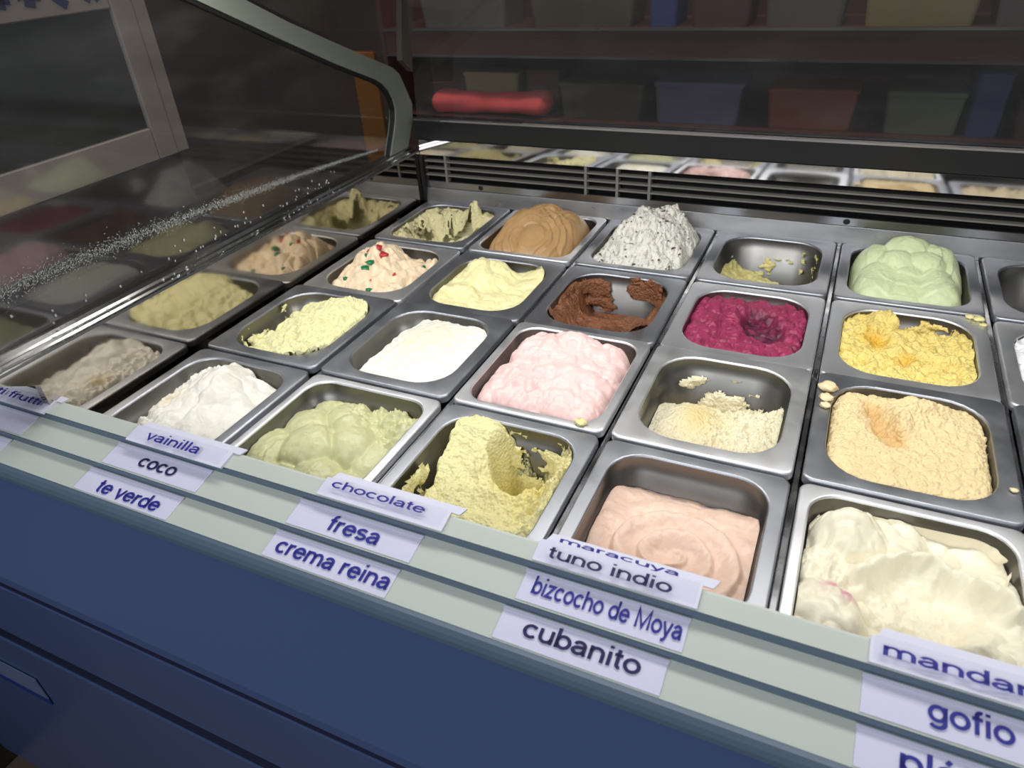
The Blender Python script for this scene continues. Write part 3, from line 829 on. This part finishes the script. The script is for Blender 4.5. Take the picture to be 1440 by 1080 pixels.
h = blur(h, 1) + 0.025 * fbm(u, v, 6, 172) * gauss(u, v, 0.1, 0.35, 0.4, 0.4) - 0.06 * gauss(u, v, 0.32, 0.12, 0.09, 0.12)
h = h - 0.14 * (1 - edgef(u, v, 8))
G[4, 2] = ('narrow', h, (188, 150, 104), 'gel_smooth', 'tan caramel brown gelato heaped in curling petals')
uw, vw = warp(0.09, 4, 181)
h = -0.04 + 0.20 * sg(uw, vw, 0.20, 0.32, 0.86, 0.72) + cre(181, 2.6, 0.06) + 0.08 * sg(uw, vw, -0.25, -0.30, 0.7, 0.6) + folds(uw, vw, [(0.25, 0.55, 0.5, 0.42, 0, 0.07), (-0.3, -0.2, 0.5, 0.45, 0, 0.05), (0.35, -0.35, 0.55, 0.5, 0, 0.07), (-0.2, 0.35, 0.4, 0.4, 0, 0.06)], 0.6)
h = blur(h, 2) + 0.020 * fbm(u, v, 5, 182, 4, 0.6)
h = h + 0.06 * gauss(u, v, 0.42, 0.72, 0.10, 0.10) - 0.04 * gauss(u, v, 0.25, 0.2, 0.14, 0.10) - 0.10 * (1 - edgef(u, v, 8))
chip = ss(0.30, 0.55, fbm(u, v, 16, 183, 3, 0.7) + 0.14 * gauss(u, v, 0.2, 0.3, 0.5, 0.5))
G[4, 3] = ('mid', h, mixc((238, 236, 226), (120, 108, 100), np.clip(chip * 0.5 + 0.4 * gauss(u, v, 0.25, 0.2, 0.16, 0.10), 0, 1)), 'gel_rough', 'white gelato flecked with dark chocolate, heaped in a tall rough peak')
uw, vw = warp(0.08, 3, 191)
h = -0.29 + 0.02 * fbm(u, v, 4, 191) + 0.10 * ss(-0.6, -1.0, uw)
h = lerp(-0.52, h, ss(0.55, 0.30, uw + 0.25 * vw) * np.clip(ss(0.85, 0.60, vw + 0.5 * uw) , 0, 1))
G[4, 4] = ('wide', h, (226, 216, 150), 'gel_smooth', 'last streaks of pale yellow gelato on the bottom of an emptied pan', [(0.10, 0.34, 0.12, 0.34, 0.10, 193, 2.2), (0.0, 0.10, 0.04, 0.3, 0.2, 194, 4)])
uw, vw = warp(0.035, 3, 201)
h = -0.08 + 0.11 * sg(u, v, 0.0, 0.35, 0.95, 0.60) + 1.65 * folds(uw, vw, [(-0.05, 0.50, 0.50, 0.42, 0, 0.11), (0.50, 0.48, 0.50, 0.42, 0, 0.085), (-0.62, 0.35, 0.45, 0.50, 0, 0.075), (-0.50, -0.35, 0.48, 0.52, 15, 0.075), (0.0, -0.35, 0.42, 0.52, -10, 0.07),
                  (0.52, -0.42, 0.48, 0.52, 10, 0.085), (0.82, 0.05, 0.30, 0.50, 0, 0.06), (-0.25, 0.05, 0.45, 0.34, 0, 0.085), (0.25, 0.10, 0.45, 0.32, 0, 0.085), (-0.85, -0.1, 0.3, 0.5, 0, 0.05), (-0.1, -0.80, 0.6, 0.3, 0, 0.04)], 0.5)
cr = np.hypot(uw, vw - 0.2)
h = blur(h, 1) + 0.012 * ((cr * 4) % 1.0) ** 2 * ss(0.2, 0.4, cr) + rough(202, 0.005, 5) - 0.16 * (1 - edgef(u, v, 10))
G[4, 5] = ('mid', h, (220, 232, 186), 'gel_smooth', 'mint green gelato heaped in smooth rounded lobes')
h = -0.38 + 0.12 * ss(0.2, -1, v) + 0.05 * fbm(u, v, 4, 211)
G[4, 6] = ('wide', h, (196, 164, 152), 'gel_smooth', 'pinkish brown gelato scraped low, in the pan beside the mint green gelato')
h = -0.04 + 0.04 * fbm(u, v, 4, 221)
G[2, 6] = ('wide', h, (238, 222, 190), 'gel_smooth', 'pale beige gelato in the pan beside the rough beige gelato')

BR = {(1, 2), (2, 3), (2, 4), (1, 5), (3, 4), (3, 5), (3, 6), (3, 1), (4, 2)}
for (r_, c), g in G.items():
    lab = g[4]
    short = {(1, 1): 'the white ragged gelato', (1, 2): 'the pistachio green gelato', (1, 3): 'the deeply scooped yellow gelato', (1, 4): 'the pale pink swirled gelato',
             (1, 5): 'the cream white gelato with pink streaks', (2, 1): 'the crumbly pale yellow gelato', (2, 2): 'the smooth ivory gelato', (2, 3): 'the piled light pink gelato',
             (2, 4): 'the low cream gelato', (2, 5): 'the rough beige gelato', (3, 1): 'the candied fruit gelato', (3, 2): 'the butter yellow gelato', (3, 3): 'the chocolate gelato',
             (3, 4): 'the raspberry sorbet', (3, 5): 'the bright yellow gelato', (3, 6): 'the plain white gelato', (4, 1): 'the nearly finished cream gelato', (4, 2): 'the caramel brown gelato',
             (4, 3): 'the chocolate flecked gelato', (4, 4): 'only pale yellow streaks', (4, 5): 'the mint green gelato', (4, 6): 'the scraped pinkish brown gelato', (2, 6): 'the pale beige gelato'}[r_, c]
    dz = 0.012 * ((r_ * 7 + c * 3) % 3)
    pan(c, r_, g[0], (r_, c) in BR, 'stainless steel pan holding ' + short, dz)
    o = gelato(c, r_, g[0], g[1], g[2], g[3], lab, mask=g[6] if len(g) > 6 else None, smear=g[5] if len(g) > 5 else None, z0=dz)
    G[r_, c] = g + ((None,) * (7 - len(g))) + (o,)

def height_at(r_, c, uu, vv):
    h_ = G[r_, c][1]
    return h_[int(round((vv + 1) / 2 * (N - 1))), int(round((uu + 1) / 2 * (N - 1)))]

def chunk_mesh(name, mat, seed, n=1):
    rg = np.random.default_rng(seed)
    V = ICO_V * (1 + rg.normal(0, 0.22, (12, 1)))
    return mesh_np(name, V, ICO_F, mat, True)

# candied fruit in the peach gelato, chocolate flakes in the white one
def bits(r_, c, name, mat, spots, seed):
    o = G[r_, c][7]
    fl, rad = STY[G[r_, c][0]]
    base = chunk_mesh(name, mat, seed)
    for uu, vv, sx, sy, sz, a in spots:
        q = bpy.data.objects.new(name, base)
        COL.objects.link(q)
        q.parent = o
        q.location = (uu * (PW - fl) * S, vv * (PD - fl) * S, height_at(r_, c, uu, vv) * S)
        q.scale = (sx, sy, sz)
        q.rotation_euler = (0, 0, a)
bits(3, 1, 'red_fruit', M['red_fruit'], [(-0.05, 0.05, 0.075, 0.03, 0.02, 0.2), (-0.14, 0.10, 0.04, 0.03, 0.02, 1.0), (0.45, -0.25, 0.018, 0.02, 0.012, 0), (-0.42, 0.1, 0.02, 0.02, 0.015, 0), (0.3, 0.5, 0.015, 0.02, 0.012, 0), (0.05, -0.55, 0.016, 0.018, 0.012, 0)], 3)
bits(3, 1, 'green_fruit', M['green_fruit'], [(-0.20, -0.34, 0.06, 0.05, 0.026, 0.3), (-0.10, -0.28, 0.045, 0.04, 0.022, 1.2), (-0.35, -0.05, 0.022, 0.022, 0.016, 0), (0.18, -0.78, 0.032, 0.03, 0.018, 0.3), (-0.55, -0.6, 0.024, 0.03, 0.016, 0.3), (0.78, 0.35, 0.02, 0.03, 0.016, 0.3)], 5)
rg = np.random.default_rng(31)
sp = []
for i in range(90):
    a_, b_ = rg.uniform(-0.8, 0.85), rg.uniform(-0.85, 0.85)
    k_ = rg.uniform(0.006, 0.014)
    sp.append((a_, b_, k_ * rg.uniform(1, 2.2), k_, k_ * 0.7, rg.uniform(0, 3)))
bits(4, 3, 'chocolate_flake', M['choc_chip'], sp, 9)

# crumbs left on the rims by the scoop
def crumb(c, r_, uu, vv, k_, mat, label, seed):
    x0, y0, _ = pan_center(c, r_)
    dz = 0.012 * ((r_ * 7 + c * 3) % 3)
    na_, nb_ = 18, 10
    V, F = [], []
    for j in range(nb_ + 1):
        for i in range(na_):
            a_, b_ = 2 * math.pi * i / na_, math.pi * j / nb_
            V.append((math.sin(b_) * math.cos(a_), math.sin(b_) * math.sin(a_), math.cos(b_)))
    V = np.array(V)
    d_ = 1 + 0.35 * fbm(V[:, 0] + 0.7 * V[:, 2], V[:, 1] - 0.6 * V[:, 2], 1.6, seed, 3, 0.6)
    V = V * d_[:, None] * np.array([k_, k_ * 0.85, k_ * 0.45])
    V[:, 2] -= V[:, 2].min()
    for j in range(nb_):
        for i in range(na_):
            F.append((j * na_ + i, (j + 1) * na_ + i, (j + 1) * na_ + (i + 1) % na_, j * na_ + (i + 1) % na_))
    tag(put('gelato_crumb', mesh_np('gelato_crumb', V, F, M[mat], True), at=(x0 + uu * PW, y0 + vv * PD, dz + 0.0006)), label, 'crumb', 'crumbs on the pan rims')
M['crumb_yellow'] = plain('yellow_crumb', rgb(236, 226, 160), 0.5, bump=0.5)
M['crumb_beige'] = plain('beige_crumb', rgb(238, 218, 176), 0.5, bump=0.5)
crumb(3, 2, 0.72, -0.945, 0.032, 'crumb_yellow', 'pale yellow crumb on the front rim of the light pink gelato pan', 1)
for i, (vv, w_) in enumerate(((0.60, 'largest'), (0.40, 'middle'), (0.26, 'smallest'))):
    crumb(5, 2, -0.885, vv, 0.050 - 0.011 * i, 'crumb_beige', w_ + ' of three beige blobs on the rough beige gelato pan rim', 10 + i)
crumb(5, 2, 0.93, -0.55, 0.018, 'crumb_beige', 'lone beige crumb on the bare rim of the rough beige gelato pan', 20)
for i, (uu, vv, w_) in enumerate(((0.90, 0.90, 'largest'), (0.79, 0.945, 'second largest'), (0.945, 0.77, 'smallest'))):
    crumb(5, 3, uu, vv, 0.034 - 0.007 * i, 'crumb_yellow', w_ + ' yellow crumb on the corner of the bright yellow gelato pan', 30 + i)

# divider bars between the columns
for i in range(0, 7):
    if i == 0:
        continue
    b = MB().extrude_xz([(-0.017, -0.10), (-0.017, -0.035), (-0.012, -0.03), (0.012, -0.03), (0.017, -0.035), (0.017, -0.10)], -4.23, 0.0)
    o = b.build('divider_bar', M['bar'], at=(i, 0, 0))
    near = {1: 'beside the white ragged gelato', 2: 'between the pistachio and deeply scooped yellow gelato', 3: 'between the scooped yellow and pink swirled gelato', 4: 'between the pink swirled and cream white gelato',
            5: 'between the mint green and scraped brown gelato', 6: 'past the plain white gelato'}[i]
    tag(o, 'thin steel divider bar ' + near, 'bar', 'divider bars in the freezer well')

# ------------------------------------------------------------------ labels
def arc(cx_, cy_, rx, ry, a0, a1, n_=14):
    return [(cx_ + rx * math.cos(math.radians(a0 + (a1 - a0) * i / n_)), cy_ + ry * math.sin(math.radians(a0 + (a1 - a0) * i / n_))) for i in range(n_ + 1)]
ACUTE = [(0.24, 0.60), (0.33, 0.72)]
_A = [arc(0.25, 0.335, 0.155, 0.14, 165, 0) + [(0.405, 0.08), (0.44, 0.0)], [(0.405, 0.30), (0.24, 0.275)] + arc(0.215, 0.155, 0.15, 0.11, 95, 285) + [(0.36, 0.10), (0.405, 0.18)]]
GLY = {   # centre-line strokes of a plain grotesque alphabet: (advance, strokes)
    'a': (0.52, _A), 'á': (0.52, _A + [ACUTE]),
    'b': (0.55, [[(0.09, 0.0), (0.09, 0.73)], arc(0.285, 0.26, 0.195, 0.215, 0, 360, 26)]),
    'c': (0.50, [arc(0.27, 0.26, 0.20, 0.215, 42, 318, 22)]),
    'd': (0.55, [[(0.46, 0.0), (0.46, 0.73)], arc(0.265, 0.26, 0.195, 0.215, 0, 360, 26)]),
    'e': (0.53, [[(0.07, 0.275), (0.46, 0.275)] + arc(0.265, 0.26, 0.20, 0.215, 4, 325, 24)]),
    'f': (0.30, [[(0.14, 0.0), (0.14, 0.58)] + arc(0.24, 0.58, 0.10, 0.11, 180, 70, 8), [(0.02, 0.48), (0.28, 0.48)]]),
    'g': (0.55, [arc(0.265, 0.26, 0.195, 0.215, 0, 360, 26), [(0.46, 0.51), (0.46, 0.0)] + arc(0.265, -0.01, 0.195, 0.15, 0, -150, 14)]),
    'h': (0.54, [[(0.09, 0.0), (0.09, 0.73)], arc(0.27, 0.30, 0.18, 0.17, 180, 0) + [(0.45, 0.0)]]),
    'i': (0.22, [[(0.11, 0.0), (0.11, 0.52)], [(0.11, 0.635), (0.11, 0.73)]]),
    'l': (0.22, [[(0.11, 0.0), (0.11, 0.73)]]),
    'm': (0.82, [[(0.09, 0.0), (0.09, 0.52)], arc(0.25, 0.31, 0.16, 0.165, 180, 0) + [(0.41, 0.0)], arc(0.57, 0.31, 0.16, 0.165, 180, 0) + [(0.73, 0.0)]]),
    'n': (0.54, [[(0.09, 0.0), (0.09, 0.52)], arc(0.27, 0.30, 0.18, 0.17, 180, 0) + [(0.45, 0.0)]]),
    'o': (0.55, [arc(0.275, 0.26, 0.205, 0.215, 0, 360, 28)]),
    'p': (0.55, [[(0.09, -0.20), (0.09, 0.52)], arc(0.285, 0.26, 0.195, 0.215, 0, 360, 26)]),
    'r': (0.34, [[(0.09, 0.0), (0.09, 0.52)], arc(0.25, 0.29, 0.16, 0.18, 180, 68, 9)]),
    's': (0.48, [arc(0.24, 0.365, 0.155, 0.11, 25, 235, 14) + arc(0.24, 0.155, 0.17, 0.11, 62, -155, 14)]),
    't': (0.30, [[(0.14, 0.67), (0.14, 0.13)] + arc(0.23, 0.13, 0.09, 0.085, 180, 285, 8), [(0.02, 0.48), (0.27, 0.48)]]),
    'u': (0.54, [[(0.45, 0.52), (0.45, 0.0)], [(0.09, 0.52)] + arc(0.27, 0.22, 0.18, 0.175, 180, 360)]),
    'v': (0.48, [[(0.04, 0.52), (0.24, 0.03), (0.44, 0.52)]]),
    'y': (0.48, [[(0.04, 0.52), (0.24, 0.02)], [(0.44, 0.52), (0.21, -0.10), (0.14, -0.16), (0.05, -0.15)]]),
    'z': (0.48, [[(0.06, 0.475), (0.41, 0.475), (0.06, 0.045), (0.43, 0.045)]]),
    'M': (0.83, [[(0.11, 0.0), (0.11, 0.70), (0.415, 0.06), (0.72, 0.70), (0.72, 0.0)]]),
    ' ': (0.26, []),
}
HALF = 0.058
def text_mesh(body):
    V, F, pen = [], [], 0.0
    for ch in body:
        adv, strokes = GLY[ch]
        for pl in strokes:
            P = np.array(pl, float)
            keep = [0] + [i for i in range(1, len(P)) if np.hypot(*(P[i] - P[i - 1])) > 1e-4]
            P = P[keep]
            closed = np.hypot(*(P[0] - P[-1])) < 1e-3 and len(P) > 4
            D_ = np.diff(P, axis=0)
            D_ /= np.linalg.norm(D_, axis=1)[:, None]
            b = len(V)
            for i in range(len(P)):
                d0 = D_[i - 1] if i > 0 else (D_[-1] if closed else D_[0])
                d1 = D_[i] if i < len(D_) else (D_[0] if closed else D_[-1])
                m_ = d0 + d1
                m_ = m_ / max(np.linalg.norm(m_), 1e-6)
                nn = np.array([-m_[1], m_[0]])
                k_ = HALF / max(0.45, abs(nn @ np.array([-d0[1], d0[0]])))
                for sg in (1, -1):
                    V.append((pen + P[i][0] + sg * nn[0] * k_, P[i][1] + sg * nn[1] * k_, 0))
            for i in range(len(P) - 1):
                F.append((b + 2 * i, b + 2 * i + 1, b + 2 * i + 3, b + 2 * i + 2))
        pen += adv
    return np.array(V), F
NRM = (-0.225, 0.974)
def on_tier(tier, x, s_, lift):
    (y, z), w = tiers[tier]
    return (x, y + T[0] * s_ + NRM[0] * lift, z + T[1] * s_ + NRM[1] * lift)

def lettering(body, tier, xa, xb, base, height, lift, mat, root, org, tilt=0.0, name='lettering'):
    V, F = text_mesh(body)
    x0_, x1_ = V[:, 0].min(), V[:, 0].max()
    X = xa + (V[:, 0] - x0_) / (x1_ - x0_) * (xb - xa)
    Y = V[:, 1] / 0.73 * height
    P = np.array([on_tier(tier, a_, base - b_, lift + tilt * (b_)) for a_, b_ in zip(X, Y)])
    return put(name, mesh_np(name, P - np.array(org), F, mat), root)

def slab(tier, x0_, x1_, s0, s1, l0, l1, skew0=0.0, skew1=0.0):
    """thin slab lying on a step; skew shifts the front corners along X"""
    mb = MB()
    c = [(x0_, s0), (x1_, s0), (x1_ + skew1, s1), (x0_ + skew0, s1)]
    mb.add([on_tier(tier, x, s_, l0) for x, s_ in c] + [on_tier(tier, x, s_, l1) for x, s_ in c],
           [(0, 1, 2, 3), (4, 7, 6, 5), (0, 4, 5, 1), (1, 5, 6, 2), (2, 6, 7, 3), (3, 7, 4, 0)])
    return mb

def sheet(tier, x0_, x1_, s0, s1, lift):
    return MB().add([on_tier(tier, x, s_, lift) for x, s_ in ((x0_, s1), (x1_, s1), (x1_, s0), (x0_, s0))], [(0, 1, 2, 3)])

LAB = [  # tier, x0, text, text x0, x1, baseline s, height, ink, label
    ('C', 0.49, 'te verde', 0.637, 1.085, 0.125, 0.080, 'ink', None),
    ('C', 1.79, 'crema reina', 1.839, 2.466, 0.112, 0.082, 'ink', None),
    ('C', 2.99, 'cubanito', 3.101, 3.585, 0.102, 0.080, 'ink_dark', None),
    ('C', 4.327, 'plátano', 4.462, 4.90, 0.110, 0.082, 'ink', None),
    ('C', -0.88, '', 0, 0, 0, 0, 'ink', 'blank white label strip on the lowest step, beyond the te verde label'),
    ('B', 0.567, 'coco', 0.795, 1.058, 0.105, 0.078, 'ink_dark', None),
    ('B', 1.832, 'fresa', 2.05, 2.331, 0.118, 0.082, 'ink', None),
    ('B', 3.03, 'bizcocho de Moya', 3.082, 3.700, 0.105, 0.082, 'ink', None),
    ('B', 4.325, 'gofio', 4.528, 4.78, 0.098, 0.080, 'ink', None),
    ('B', -0.80, '', 0, 0, 0, 0, 'ink', 'blank white label strip on the middle step, under the tutti frutti label'),
    ('A', -0.72, 'tutti frutti', -0.655, -0.093, 0.056, 0.050, 'ink', None),
    ('A', 0.65, 'vainilla', 0.782, 1.161, 0.063, 0.060, 'ink', None),
    ('A', 1.926, 'chocolate', 1.987, 2.501, 0.022, 0.046, 'ink', None),
    ('A', 3.048, 'tuno indio', 3.11, 3.627, 0.049, 0.056, 'ink_dark', None),
    ('A', 4.33, 'mandarina', 4.369, 4.98, 0.038, 0.052, 'ink', None),
]
STEP = {'A': 'top', 'B': 'middle', 'C': 'lowest'}
for (t, x0_, body, ta, tb, base, hh, ink, lab) in LAB:
    org = on_tier(t, x0_ + 0.345, 0.08, 0.0)
    root = empty('flavour_label', org)
    tag(root, lab or 'white flavour label reading %s on the %s step of the rail' % (body, STEP[t]), 'label')
    x1_ = x0_ + 0.685
    if t != 'A':
        slab(t, x0_, x1_, 0.012, 0.148, 0.0005, 0.004).build('card', M['card'], root, org=org)
        sheet(t, x0_ - 0.004, x1_ + 0.004, 0.006, 0.152, 0.0095).build('clear_cover', M['acrylic'], root, org=org)
        slab(t, x0_ - 0.004, x1_ + 0.004, 0.008, 0.022, 0.0042, 0.0083).build('cover_fold', M['card'], root, org=org)
        lift = 0.0092
    else:
        c0 = 0.0 if body in ('tutti frutti', 'vainilla') else -0.02
        slab(t, x0_, x1_, c0, c0 + 0.104, 0.010, 0.014).build('card', M['card'], root, org=org)
        slab(t, x0_ + 0.04, x1_ + 0.06, c0 - 0.042, c0 - 0.002, 0.0, 0.008, -0.02, -0.02).build('back_flap', M['card'], root, org=org)
        slab(t, x0_, x1_, c0 - 0.001, c0 + 0.10, 0.0003, 0.0095).build('holder', M['card'], root, org=org)
        lift = 0.034
        sheet(t, x0_ + 0.01, x1_ - 0.01, c0 + 0.004, c0 + 0.10, 0.0335).build('clear_cover', M['acrylic'], root, org=org)
    if body:
        lettering(body, t, ta, tb, base + 0.47 * lift, hh, lift, M[ink], root, org)
    if body == 'tuno indio':
        lettering('maracuya', t, 3.127, 3.635, -0.030, 0.026, 0.0087, M['ink'], root, org)

# sticker on the lower blue panel
# ------------------------------------------------------------------ behind the freezer: back counter with shelves
BY = 4.0
sh = empty('back_shelf', (1.5, BY + 0.6, FZ))
tag(sh, 'dark brown two-level shelf unit behind the freezer', 'shelf')
so = (1.5, BY + 0.6, FZ)
def spart(name, mb, mat):
    return mb.build(name, mat, sh, org=so)
spart('back_panel', MB().box(-2.95, 8.2, BY + 1.30, BY + 1.38, FZ + 0.001, 2.6), M['wood_dark'])
spart('lower_board', MB().box(-2.95, 8.2, BY - 0.1, BY + 1.30, -0.26, -0.13), M['wood_dark'])
spart('upper_board', MB().box(-2.95, 8.2, BY, BY + 1.30, 0.98, 1.09), M['wood_dark'])
spart('fascia', MB().box(-2.95, 8.2, BY + 0.0, BY + 0.06, 0.72, 0.979), M['wood_dark'])
spart('shelf_edge', MB().box(-2.95, 8.2, BY - 0.03, BY - 0.001, 1.07, 1.10), M['back_steel'])
spart('shelf_edge', MB().box(-2.95, 8.2, BY - 0.03, BY - 0.001, 0.715, 0.74), M['back_steel'])
spart('shelf_edge', MB().box(-2.95, 8.2, BY - 0.13, BY - 0.101, -0.15, -0.12), M['back_steel'])
for x in (-3.04, 8.21):
    spart('side_panel', MB().box(x, x + 0.08, BY, BY + 1.30, FZ + 0.001, 2.6), M['wood_dark'])
spart('cabinet_front', MB().box(-2.95, 8.2, BY + 0.05, BY + 0.12, FZ + 0.001, -0.261), M['wood_dark'])

def bin_(x0_, x1_, z0, hgt, mat, label, depth=0.8, y=BY + 0.12):
    cxx, w2, d2 = (x0_ + x1_) / 2, (x1_ - x0_) / 2, depth / 2
    t = empty('storage_tub', (cxx, y + d2, z0))
    tag(t, label, 'tub', 'storage tubs on the back shelf')
    V, F = loft([(rr(w2 * 0.9, d2 * 0.9, 0.06, 5), 0.001), (rr(w2 * 0.97, d2 * 0.97, 0.06, 5), hgt * 0.9)], True)
    F.append(tuple(range(19, -1, -1)))
    put('body', mesh_np('body', V, F, mat), t)
    V, F = loft([(rr(w2, d2, 0.06, 5), hgt * 0.9 + 0.001), (rr(w2, d2, 0.06, 5), hgt * 0.97), (rr(w2 * 0.94, d2 * 0.94, 0.06, 5), hgt)], True)
    put('lid', mesh_np('lid', V, F, mat), t)
bin_(1.28, 2.50, -0.13, 0.54, M['lilac'], 'lilac grey tub standing in for a reflection, on the lower back shelf')  # added in place of the customer's reflection in the glass
bin_(2.80, 3.92, -0.13, 0.50, M['amber'], 'amber brown tub on the lower back shelf')
bin_(4.22, 5.10, -0.13, 0.50, M['sage'], 'sage green tub on the lower back shelf')
bin_(5.14, 5.52, -0.13, 0.74, M['blue_reflection'], 'tall narrow blue tub standing in for a reflection, on the lower back shelf')  # made-up tub, its blue imitates a shirt reflected in the glass
bin_(5.62, 6.60, -0.13, 0.45, M['brown_tub'], 'red brown tub on the lower back shelf')
bin_(-0.15, 1.15, -0.13, 0.50, M['olive'], 'olive brown tub on the lower back shelf')
bin_(-0.9, -0.30, -0.13, 0.58, M['brown_tub'], 'narrow brown tub standing behind the red cloth', 0.5, BY + 0.62)
bin_(-2.0, -1.0, -0.13, 0.52, M['straw'], 'straw coloured tub standing behind the red cloth', 0.5, BY + 0.62)
bin_(3.75, 5.0, 1.09, 0.55, M['straw'], 'straw coloured tub on the upper back shelf')
bin_(1.15, 1.55, 1.09, 0.60, M['blue_reflection'], 'narrow blue tub standing in for a reflection, on the upper back shelf')  # made-up tub for the upper part of the blue shirt reflection
bin_(1.70, 2.50, 1.09, 0.55, M['brown_tub'], 'brown tub on the upper back shelf')
bin_(2.62, 3.6, 1.09, 0.55, M['grey_tub'], 'grey tub on the upper back shelf')
bin_(-0.6, 1.0, 1.09, 0.50, M['olive'], 'olive brown tub on the upper back shelf')
bin_(-2.4, -0.9, 1.09, 0.55, M['grey_tub'], 'wide grey tub on the upper back shelf, above the red cloth')
bin_(5.1, 6.4, 1.09, 0.5, M['grey_tub'], 'grey tub beside the straw coloured tub on the upper back shelf')

o = MB().box(-3.75, -3.30, BY + 0.1, BY + 0.22, 0.001, -FZ + 0.75, 0.02).build('amber_panel', M['orange'], at=(0, 0, FZ))
tag(o, 'narrow amber panel standing beside the back shelf, seen past the end frame', 'panel')
# red cloth rolled on the lower shelf
na, nl = 28, 60
V, F = [], []
for i in range(nl):
    t = i / (nl - 1)
    x = -2.30 + 2.0 * t
    rad_ = 0.155 * (0.35 + 0.65 * min(1, min(t, 1 - t) / 0.05)) * (1 + 0.10 * math.sin(7 * t + 1) + 0.05 * math.sin(23 * t))
    for k_ in range(na):
        a_ = 2 * math.pi * k_ / na
        fold = 1 + 0.07 * math.sin(3 * a_ + 5 * t)
        V.append((x + 1.3, 0.3 * rad_ / 0.155 * fold * math.cos(a_), max(0.002, 0.155 + rad_ * fold * math.sin(a_))))
for i in range(nl - 1):
    for k_ in range(na):
        j = (k_ + 1) % na
        F.append((i * na + k_, i * na + j, (i + 1) * na + j, (i + 1) * na + k_))
F += [tuple(range(na - 1, -1, -1)), tuple((nl - 1) * na + k_ for k_ in range(na))]
o = put('folded_cloth', mesh_np('folded_cloth', V, F, M['towel'], True), at=(-1.3, BY + 0.28, -0.13))
tag(o, 'red cloth rolled up on the lower back shelf', 'cloth')

# ------------------------------------------------------------------ beyond the end glass: dark counter with a framed board
o = MB().box(-9.0, X0 - 0.25, -6.0, 2.0, 0.001, -FZ + 0.02, 0.03).build('side_counter', M['counter'], at=(0, 0, FZ))
tag(o, 'dark brown counter beyond the glass end of the freezer', 'counter')
o = MB().box(X0 + 0.05, -0.25, -4.15, 0.5, -0.94, 0.02, 0.02).build('freezer_deck', M['counter'], case, org=(CO[0], CO[1], CO[2]))
bd = empty('framed_board', (-2.05, -2.6, 0.0215))
tag(bd, 'framed board with a dark pane and blue script lettering, beyond the end glass', 'board')
bo = (-2.05, -2.6, 0.0215)
def bpart(name, mb, mat):
    return mb.build(name, mat, bd, org=bo)
bpart('frame_stile', MB().box(-2.10, -2.0, -1.42, -1.20, 0.70, 2.9, 0.01), M['board_frame'])
bpart('frame_stile', MB().box(-2.10, -2.01, -1.195, -1.05, 0.70, 2.9, 0.01), M['board_frame'])
bpart('frame_rail', MB().box(-2.10, -2.0, -4.1, -1.425, 0.70, 0.99, 0.01), M['board_frame'])
bpart('pane', MB().box(-2.09, -2.04, -4.1, -1.425, 0.991, 1.975), M['board_dark'])
bpart('header', MB().box(-2.10, -2.0, -4.1, -1.425, 1.976, 2.6, 0.01), M['board_frame'])
bpart('foot', MB().box(-2.12, -1.98, -4.0, -1.2, 0.0215, 0.699), M['counter'])
# bottoms of the blue script letters on the header
def stroke(name, pts_, wd):
    mb = MB()
    for (y0_, z0_), (y1_, z1_) in zip(pts_[:-1], pts_[1:]):
        dy, dz = y1_ - y0_, z1_ - z0_
        L__ = math.hypot(dy, dz)
        ny, nz = -dz / L__ * wd, dy / L__ * wd
        mb.add([(x, a_, b_) for x in (-1.999, -1.99) for a_, b_ in ((y0_ + ny, z0_ + nz), (y1_ + ny, z1_ + nz), (y1_ - ny, z1_ - nz), (y0_ - ny, z0_ - nz))],
               [(0, 1, 2, 3), (4, 7, 6, 5), (0, 4, 5, 1), (1, 5, 6, 2), (2, 6, 7, 3), (3, 7, 4, 0)])
    return bpart(name, mb, M['ink_dark'])
stroke('lettering', [(-2.42, 2.35), (-2.38, 2.12), (-2.32, 2.10), (-2.28, 2.35)], 0.04)
stroke('lettering', [(-2.20, 2.35), (-2.16, 2.12), (-2.08, 2.10), (-2.04, 2.35)], 0.05)
stroke('lettering', [(-2.0, 2.3), (-1.92, 2.12), (-1.82, 2.04)], 0.035)
stroke('lettering', [(-1.68, 2.3), (-1.66, 2.14), (-1.58, 2.08), (-1.50, 2.14), (-1.48, 2.3)], 0.06)
